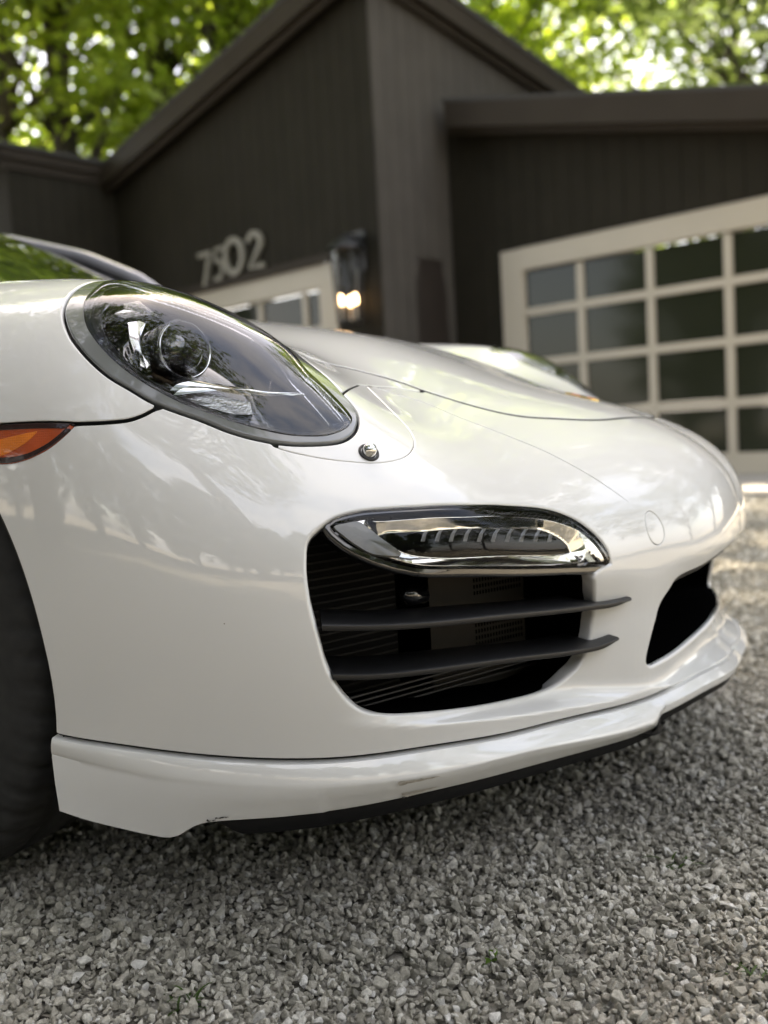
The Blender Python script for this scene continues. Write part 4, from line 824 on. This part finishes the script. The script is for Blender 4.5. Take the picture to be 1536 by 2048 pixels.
# centre intake, one black duct across the nose
half=CINT[:-1]; Xc=body(half[:,0],half[:,1],h_full); Xc=Xc[Xc[:,0]<=.001]; Xm=Xc[::-1]*[-1,1,1]
ring=np.vstack([Xc,Xm]); rows=[ring+[0,.004,0],ring+[0,.06,0],ring*[.97,1,1]+[0,.16,0]]; n=len(ring); F=[]
for r in range(2):
    for i in range(n): j=(i+1)%n; F.append((r*n+i,r*n+j,(r+1)*n+j,(r+1)*n+i))
V=np.vstack(rows+[rows[-1].mean(0)[None]]); F+=[(2*n+i,2*n+(i+1)%n,3*n) for i in range(n)]
ci_=MB().add(V,F).build('centre_intake',M['hole'],car,smooth=True)
for k in range(3):
    MB().box((-.22,-.895,.255+k*.04),(.22,-.885,.262+k*.04)).build('grille_bar',M['slat'],ci_)
# ------------------------------------------------------------------ splitter under the bumper
def rs(P,n):
    P=np.asarray(P,float); s=np.r_[0,np.cumsum(np.linalg.norm(np.diff(P,axis=0),axis=1))]; x=np.linspace(0,s[-1],n); return np.stack([np.interp(x,s,P[:,k]) for k in range(3)],1)
NS=150
sm=body(SSEAM[:,0],SSEAM[:,1],h_base); sm=sm[sm[:,0]<.0]; out_d=lambda X:np.array([[-.0,0,0]])
step_i=int(np.argmin(np.abs(sm[:,0]+.318))); seamL=rs(sm[:step_i+1],NS); seamC=rs(np.vstack([sm[step_i:],[[0,-1.0555,.198]]]),40)
CRE=np.array(CREASE); BOT=np.array(BOTTOM)
cre=rs(np.vstack([cr3 for cr3 in [CRE]]),NS); 
ker=np.ones(7)/7
def smooth3(P,k=5):
    Q=np.vstack([np.repeat(P[:1],k,0),P,np.repeat(P[-1:],k,0)]); return np.stack([np.convolve(Q[:,i],np.ones(2*k+1)/(2*k+1),'valid') for i in range(3)],1)
def fixend(P,O,k=14):
    w0=np.clip(1-np.arange(len(P))/k,0,1)[:,None]; return P+w0*(O[0]-P[0])+w0[::-1]*(O[-1]-P[-1])
cre=fixend(smooth3(smooth3(cre,8),8),cre); bot0=rs(BOT,NS); bot=smooth3(rs(BOT,NS),2); bot[55:]=smooth3(smooth3(bot,8),8)[55:]; bot=fixend(bot,bot0)
def hn(P):
    t=np.gradient(P,axis=0); t[:,2]=0; t/=np.linalg.norm(t,axis=1,keepdims=True); n=np.c_[t[:,1],-t[:,0],0*t[:,0]]; return n*np.where((n@np.array([-.5,-.8,0]))[:,None]>0,1,-1)
n1=hn(seamL); tt=np.linspace(0,1,NS)[:,None]; lipb=sstep(.955,1.0,tt)     # end of the corner piece sweeps up into the centre lip
def lipend(row,target): return row*(1-lipb)+target*lipb
e0=seamL[-1]; 
sx=seamL+n1*.0008-[0,0,.0030]
R0=sx-n1*.010+[0,0,.001]; R1=sx-n1*.001; R2=sx+n1*.0012-[0,0,.0006]; R3=sx+n1*.0026-[0,0,.0030]
cr2=lipend(cre,seamL+n1*.012-[0,0,.014]); bt2=lipend(bot,seamL+n1*.008-[0,0,.026])
mid=R3*.5+cr2*.5+n1*.001
c_up=cr2+(R3-cr2)*.07; c_dn=cr2+(bt2-cr2)*.05; ce=cr2-n1*.0008
b_up=bt2+(cr2-bt2)*.04; b_in=bt2-hn(bt2)*.004-[0,0,.0015]; b_in2=bt2-hn(bt2)*.022+[0,0,.004]
rows=[R0,R1,R2,R3,R3*.75+cr2*.25+n1*.0008,mid,R3*.25+cr2*.75+n1*.0006,c_up,ce,c_dn,cr2*.5+bt2*.5+n1*.0008*(1-lipb),b_up,bt2*.995+b_in*.005,b_in,b_in2]
# the flat end at the wheel arch
V=np.vstack(rows); k=len(rows); F=[]
for r in range(k-1):
    for i in range(NS-1): F.append((r*NS+i,r*NS+i+1,(r+1)*NS+i+1,(r+1)*NS+i))
arch_in=[rows[r][0]+np.array([.035,.004,0]) for r in range(1,k-1)]; b0=len(V); V=np.vstack([V,arch_in])
for r in range(1,k-2): F.append((r*NS,(r+1)*NS,b0+r,b0+r-1))
# centre lip
n2=hn(seamC); sc_=seamC+n2*.0008-[0,0,.003]; lr=[sc_-n2*.010+[0,0,.001],sc_-n2*.001,sc_+n2*.0012-[0,0,.0006],sc_+n2*.0026-[0,0,.003],seamC+n2*.012-[0,0,.0135],seamC+n2*.0122-[0,0,.0145],seamC+n2*.008-[0,0,.026],seamC+n2*.004-[0,0,.0275],seamC-n2*.014-[0,0,.022]]
b1=len(V); V=np.vstack([V]+lr); nc=len(seamC)
for r in range(len(lr)-1):
    for i in range(nc-1): F.append((b1+r*nc+i,b1+r*nc+i+1,b1+(r+1)*nc+i+1,b1+(r+1)*nc+i))
# both halves in one piece
n=len(V); V=np.vstack([V,V*[-1,1,1]]); F=F+[tuple(n+i for i in f)[::-1] for f in F]
me=bpy.data.meshes.new('front_splitter'); me.from_pydata(V.tolist(),[],F); bm=bmesh.new(); bm.from_mesh(me); bmesh.ops.remove_doubles(bm,verts=bm.verts,dist=2e-5); bmesh.ops.recalc_face_normals(bm,faces=bm.faces); bm.to_mesh(me); bm.free()
spl=obj('front_splitter',me,M['paint'],car); auto_smooth(spl,42)
# black lip below the splitter
def ribbon(rows): 
    n=len(rows[0]); F=[]
    for r in range(len(rows)-1):
        for i in range(n-1): F.append((r*n+i,r*n+i+1,(r+1)*n+i+1,(r+1)*n+i))
    return np.vstack(rows),F
lo=np.vstack([bt2[31:],lr[6][1:]]); ln=hn(lo); zt=np.linspace(0,1,len(lo))[:,None]; dr=.023*sstep(0,.05,zt)*(1-.35*zt)
Vl,Fl=ribbon([lo-ln*.006+[0,0,.006],lo-ln*.006-np.c_[0*zt,0*zt,dr*.15],lo-ln*.010-np.c_[0*zt,0*zt,dr*.92],lo-ln*.013-np.c_[0*zt,0*zt,dr],lo-ln*.05-np.c_[0*zt,0*zt,dr*.6]]); n=len(Vl)
ulp=MB().add(np.vstack([Vl,Vl*[-1,1,1]]),Fl+[tuple(n+i for i in f)[::-1] for f in Fl]).build('under_lip',M['black_plastic'],car,smooth=True)
# scuffs where the splitter was scraped
M['scuff']=mat('scraped_paint',(.36,.335,.29),.7,noise=(160,.6)); M['chip']=mat('bare_chip',(.03,.028,.025),.8); M['primer']=mat('grey_primer',(.50,.47,.42),.6,noise=(90,.25))
def on_face(t,s): 
    i=t*(NS-1); a=int(i); fr=i-a; a=min(a,NS-2); q=lambda R:R[a]*(1-fr)+R[a+1]*fr; return q(cr2)*(1-s)+q(bt2)*s+q(n1)*.0008
def scuff(t0,s0,L,H,m,seed,n=16,lift=.0005):
    r=np.random.default_rng(seed); top=[];btm=[]
    for k in range(n):
        u=k/(n-1); wv=H*(1-u)**.7*(.75+.5*r.uniform()); top.append(on_face(t0+L*u,s0-wv*.5+r.normal(0,.012))); btm.append(on_face(t0+L*u,s0+wv*.5+r.normal(0,.012)))
    d=np.array([-.7,-.7,.0])*lift; V=np.array(top+btm)+d; F=[(k,k+1,n+k+1,n+k) for k in range(n-1)]
    return MB().add(V,F).build('paint_scuff',m,spl)
scuff(.467,.16,.060,.22,M['scuff'],1); scuff(.467,.10,.035,.10,M['primer'],2,lift=.0009); scuff(.467,.80,.055,.16,M['scuff'],3); scuff(.468,.93,.030,.12,M['primer'],4,lift=.0009); scuff(.466,.95,.006,.10,M['chip'],5,6,.0012)
scuff(.466,.14,.007,.16,M['primer'],6,6,.0012); scuff(.226,.90,.018,.05,M['chip'],7,10,.0008); scuff(.214,.95,.012,.04,M['chip'],8,8,.0008)
# ------------------------------------------------------------------ near-side pieces copied to the far side
for o in (fen,ton,mk,hl,dl,du,slA,slB): mirror_obj(o,car)
tw=[c for c in bump.children if c.name.startswith('tow')]
# ------------------------------------------------------------------ crest on the hood
def hood_pt(x,y,up=0.):
    zs=np.linspace(.5,.95,451); X=np.c_[np.full(451,-abs(x)),np.full(451,y),zs]; g_=X@BD-h_base(X@BE1,X@BE2); k=np.where((g_[:-1]<=0)&(g_[1:]>0))[0][-1]; z=zs[k]-g_[k]*(zs[1]-zs[0])/(g_[k+1]-g_[k]); return (x,y,z+up)
def crest_piece(name,pts,up,m,parent):
    pts=[(x,-.815+y*.95) for x,y in pts]; V=[hood_pt(x,y,up) for x,y in pts]+[hood_pt(x,y,up-.004) for x,y in pts]; n=len(pts)
    F=[tuple(range(n))]+[(i,n+i,n+(i+1)%n,(i+1)%n) for i in range(n)]; o=MB().add(V,F).build(name,m,parent); bm=bmesh.new(); bm.from_mesh(o.data); bmesh.ops.recalc_face_normals(bm,faces=bm.faces); bm.to_mesh(o.data); bm.free(); return o
sh=[(-.021,.026),(0,.029),(.021,.026),(.022,0),(.014,-.020),(0,-.030),(-.014,-.020),(-.022,0)]
cb=crest_piece('crest',sh,.003,M['gold'],hood)
crest_piece('field',[(-.018,.016),(-.002,.016),(-.002,.001),(-.018,.001)],.0036,M['red'],cb); crest_piece('field',[(.002,-.002),(.017,-.002),(.012,-.017),(.002,-.024)],.0036,M['red'],cb)
crest_piece('field',[(.002,.016),(.018,.016),(.018,.001),(.002,.001)],.0036,M['dark'],cb); crest_piece('shield',[(-.006,.006),(.006,.006),(.006,-.003),(0,-.009),(-.006,-.003)],.0042,M['dark'],cb)
# ------------------------------------------------------------------ wheels
def tyre_mesh(R=.343,W=.245,nb=58):
    prof=[(.262,-.118),(.285,-.1235),(.305,-.1225),(.322,-.117),(.334,-.108),(.340,-.095),(.343,-.07),(.3435,-.045),(.336,-.043),(.336,-.034),(.3437,-.032),(.344,0)]
    prof=prof+[(r,-x) for r,x in prof[:-1][::-1]]; sub=5; n=nb*sub; V=[];F=[];k=len(prof)
    for i in range(n):
        for j,(r,x) in enumerate(prof):
            sh=abs(x); lag=(sh-.05)*.35 if sh>.05 else 0; a=2*math.pi*(i/n)-lag*.35
            g_= .0065 if (i%sub==0 and .060<sh<.119 and r>.318) else 0
            V.append((x,(r-g_)*math.cos(a),(r-g_)*math.sin(a)))
    for i in range(n):
        for j in range(k-1): F.append((i*k+j,i*k+j+1,((i+1)%n)*k+j+1,((i+1)%n)*k+j))
    return V,F
TV,TF=tyre_mesh()
tyre_me=MB().add(TV,TF).mesh('wheel',True)
rim_mb=MB().lathe((0,0,0),(-1,0,0),[(.262,-.11),(.255,-.09),(.248,-.02),(.250,.09),(.262,.112),(.268,.118),(.262,.121),(.252,.113)],56); rim_me=rim_mb.mesh('rim',True); rim_me.materials.append(M['rim'])
sp_mb=MB()
for k in range(10):
    a=2*math.pi*k/10
    for da in(-.10,.10):
        c0,s0=math.cos(a),math.sin(a); c1,s1=math.cos(a+da),math.sin(a+da); sp_mb.tube([(-.075,.05*c0,.05*s0),(-.095,.15*math.cos(a+da*.6),.15*math.sin(a+da*.6)),(-.100,.252*c1,.252*s1)],[.016,.011,.012],8)
sp_mb.lathe((0,0,0),(-1,0,0),[(.06,.04),(.06,.085),(.045,.098),(0,.10)],24); spk_me=sp_mb.mesh('spokes',True); spk_me.materials.append(M['rim'])
dsc_me=MB().lathe((0,0,0),(-1,0,0),[(0,.03),(.19,.03),(.19,.0),(0,.0)],40).mesh('brake_disc',False); dsc_me.materials.append(M['disc']); tyre_me.materials.append(M['rubber'])
def wheel(x,y,steer=0):
    o=obj('wheel',tyre_me,None,car); o.location=(x,y,.342); o.rotation_euler=(0,0,steer+(0 if x<0 else math.pi))
    for nm,m_ in(('rim',rim_me),('spokes',spk_me),('brake_disc',dsc_me)): obj(nm,m_,None,o)
wheel(-.738,-.035); wheel(.738,-.035); wheel(-.76,2.415); wheel(.76,2.415)
for s in(-1,1):
    for yc in (-.035,2.415):
        mb=MB(); V=[];F=[]; n=30
        for i in range(n+1):
            a=R_(-25+230*i/n); r=.392 if yc<1 else .40
            for x in(.868,.50): V.append((s*x,yc-r*math.cos(a),.335+r*math.sin(a)))
        for i in range(n): F.append((2*i,2*i+1,2*i+3,2*i+2))
        mb.add(V,F).add([(s*.50,yc+r*math.cos(R_(t)),.335+r*math.sin(R_(t))) for t in range(-30,211,20)],[tuple(range(13))]).build('wheel_arch_liner',M['plain_black'],car)
# ------------------------------------------------------------------ cabin and rear body
def loft(name,secs,m,parent,n=24,sym=True,ny=40):
    """secs: list of lists of (x,y,z) points along the section; smooth both ways"""
    S1=np.array([np.stack([cr_open(np.array(s)[:,[a,2]] if a!=2 else np.array(s)[:,[0,2]],n)[:,0] if a!=2 else cr_open(np.array(s)[:,[0,2]],n)[:,1] for a in(0,1,2)],1) for s in secs])
    G2=np.stack([np.stack([cr_open(np.c_[np.linspace(0,1,len(secs)),S1[:,i,a]],ny)[:,1] for a in range(3)],1) for i in range(n)],1)
    V=G2.reshape(-1,3); F=[(r*n+i,r*n+i+1,(r+1)*n+i+1,(r+1)*n+i) for r in range(ny-1) for i in range(n-1)]
    k=len(V)
    if sym: V=np.vstack([V,V*[-1,1,1]]); F=F+[tuple(k+i for i in f)[::-1] for f in F]
    o=MB().add(V,F).build(name,m,parent,smooth=True); bm=bmesh.new(); bm.from_mesh(o.data); bmesh.ops.remove_doubles(bm,verts=bm.verts,dist=1e-4); bmesh.ops.recalc_face_normals(bm,faces=bm.faces); bm.to_mesh(o.data); bm.free(); return o
# windscreen
loft('windscreen',[[(0,.33,.925),(.3,.345,.925),(.55,.42,.945),(.655,.49,.965)],[(0,.56,1.07),(.3,.565,1.065),(.5,.60,1.06),(.60,.645,1.06)],[(0,.80,1.185),(.3,.805,1.18),(.46,.83,1.165),(.535,.86,1.155)],[(0,1.02,1.262),(.25,1.025,1.255),(.40,1.045,1.235),(.465,1.065,1.222)]],M['wglass'],car)
for s in(-1,1):
    P=[(s*.668,.45,.88),(s*.65,.53,.965),(s*.628,.595,1.035),(s*.600,.65,1.082),(s*.545,.80,1.158),(s*.475,1.02,1.224),(s*.44,1.25,1.255)]
    MB().tube(cr_open(np.array(P)[:,:2],30) if 0 else [tuple(p) for p in rs(np.array(P),24)],.022,10).build('windscreen_pillar',M['pillar'],car,smooth=True)
loft('roof',[[(0,1.02,1.266),(.25,1.03,1.258),(.44,1.06,1.232)],[(0,1.4,1.294),(.25,1.4,1.285),(.47,1.4,1.245)],[(0,1.9,1.27),(.25,1.9,1.26),(.46,1.9,1.215)],[(0,2.4,1.16),(.25,2.4,1.15),(.43,2.4,1.10)]],M['paint'],car)
loft('rear_window',[[(0,2.4,1.158),(.25,2.4,1.148),(.42,2.4,1.098)],[(0,2.75,1.02),(.25,2.75,1.01),(.42,2.75,.975)],[(0,2.95,.93),(.25,2.95,.925),(.42,2.95,.90)]],M['wglass'],car)
loft('side_window',[[(.66,.52,.965),(.65,.56,1.0),(.63,.60,1.04)],[(.70,.95,.955),(.64,.95,1.08),(.52,.95,1.20)],[(.71,1.45,.955),(.65,1.45,1.10),(.50,1.45,1.235)],[(.70,2.0,.96),(.63,2.0,1.07),(.49,2.0,1.185)],[(.66,2.55,.96),(.60,2.5,1.02),(.46,2.45,1.075)]],M['wglass'],car)
loft('body_side',[[(.86,.36,.17),(.885,.36,.40),(.888,.34,.60),(.872,.32,.72),(.80,.32,.82),(.70,.32,.868),(.655,.34,.88)],[(.84,.8,.16),(.88,.8,.40),(.90,.8,.60),(.88,.8,.74),(.83,.8,.86),(.75,.8,.93),(.70,.8,.955)],[(.84,1.4,.16),(.89,1.4,.40),(.905,1.4,.60),(.885,1.4,.76),(.84,1.4,.87),(.76,1.4,.935),(.71,1.4,.957)],[(.86,1.95,.17),(.92,1.95,.40),(.932,1.95,.60),(.915,1.95,.77),(.86,1.95,.88),(.77,1.95,.94),(.70,1.95,.962)]],M['paint'],car)
loft('rear_body',[[(.92,1.95,.74),(.90,1.95,.80),(.86,1.95,.88),(.77,1.95,.94),(.70,1.95,.962),(.66,1.95,.968)],[(.94,2.4,.755),(.925,2.4,.82),(.87,2.4,.91),(.78,2.4,.95),(.68,2.4,.965),(.45,2.4,1.0)],[(.93,2.9,.60),(.92,2.9,.74),(.86,2.9,.86),(.72,2.9,.91),(.5,2.9,.925),(.0,2.9,.95)],[(.86,3.25,.45),(.86,3.28,.62),(.80,3.25,.78),(.64,3.2,.84),(.4,3.2,.86),(.0,3.2,.875)],[(.62,3.42,.32),(.64,3.44,.50),(.62,3.43,.62),(.5,3.41,.72),(.3,3.40,.75),(.0,3.40,.76)]],M['paint'],car)
MB().box((-.70,-.50,.140),(.70,3.2,.155)).build('underbody',M['plain_black'],car)
MB().box((-.60,.33,.15),(.60,2.6,.90)).build('cabin_tub',M['plain_black'],car)
for s in(-1,1):
    mb=MB().lathe((s*.93,.80,.985),(0,-1,-.0),[(0,.075),(.045,.070),(.070,.045),(.078,0),(.070,-.05),(.055,-.058),(0,-.06)],22); o=mb.build('door_mirror',M['paint'],car,smooth=True)
    for v in o.data.vertices: v.co.x=s*.93+(v.co.x-s*.93)*1.35
    MB().tube([(s*.82,.84,.94),(s*.70,.86,.93)],.016,8).build('mirror_stalk',M['black_plastic'],o)
# ------------------------------------------------------------------ weeds in the gravel
M['weed']=leaf_mat('weed_leaf',(.07,.15,.02),(.13,.22,.04),(1.6,1.6,1.0)); M['grass']=leaf_mat('grass_blade',(.04,.08,.02),(.07,.12,.03),(1.5,1.5,1.))
def ground_at(px,py):
    d=c_r*((px-768)/F_PX)+c_d*((py-1024)/F_PX)+c_f; t=-CAM[2]/d[2]; return CAM+d*t
def leaf(mb,base,az,el,L,W,curl=.3):
    d=np.array([math.cos(az)*math.cos(el),math.sin(az)*math.cos(el),math.sin(el)]); s=np.array([-math.sin(az),math.cos(az),0]); up=np.cross(s,-d); V=[];n=7
    for i in range(n):
        t=i/(n-1); wv=W*math.sin(math.pi*(t*.9+.05))**.8; c=base+d*L*t-np.array([0,0,1])*curl*L*t*t; V+=[c+s*wv*.5+up*wv*.12,c,c-s*wv*.5+up*wv*.12]
    F=[]
    for i in range(n-1): F+=[(3*i,3*i+1,3*i+4,3*i+3),(3*i+1,3*i+2,3*i+5,3*i+4)]
    mb.add(V,F)
p=ground_at(985,1930); sp=empty('weed',tuple(p)); tag(sp,'small green weed with two broad leaves in the foreground gravel','weed')
for az,el,L_,W_ in((2.7,.35,.022,.011),(.2,.5,.020,.010),(4.6,.3,.012,.006)):
    mb=MB(); leaf(mb,np.array([0,0,.006]),az,el,L_,W_); mb.build('leaf',M['weed'],sp,smooth=True)
MB().tube([(0,0,-.004),(.001,0,.01)],.0012,6).build('stem',M['weed'],sp)
for (px,py,lab,nb_,hh) in((368,2022,'thin tuft of grass at the bottom left of the gravel',14,.045),(1355,1738,'dark tuft of grass in the gravel right of the bumper',16,.04),(1490,1960,'sparse pale weed in the gravel near the right edge',8,.03)):
    p=ground_at(px,py); sp=empty('grass_tuft',tuple(p)); tag(sp,lab,'grass tuft')
    for k in range(nb_):
        mb=MB(); leaf(mb,np.array([random.gauss(0,.006),random.gauss(0,.006),.002]),random.uniform(0,6.28),random.uniform(.3,1.1),hh*random.uniform(.6,1.2),.0028,.45); mb.build('blade',M['grass'],sp,smooth=True)
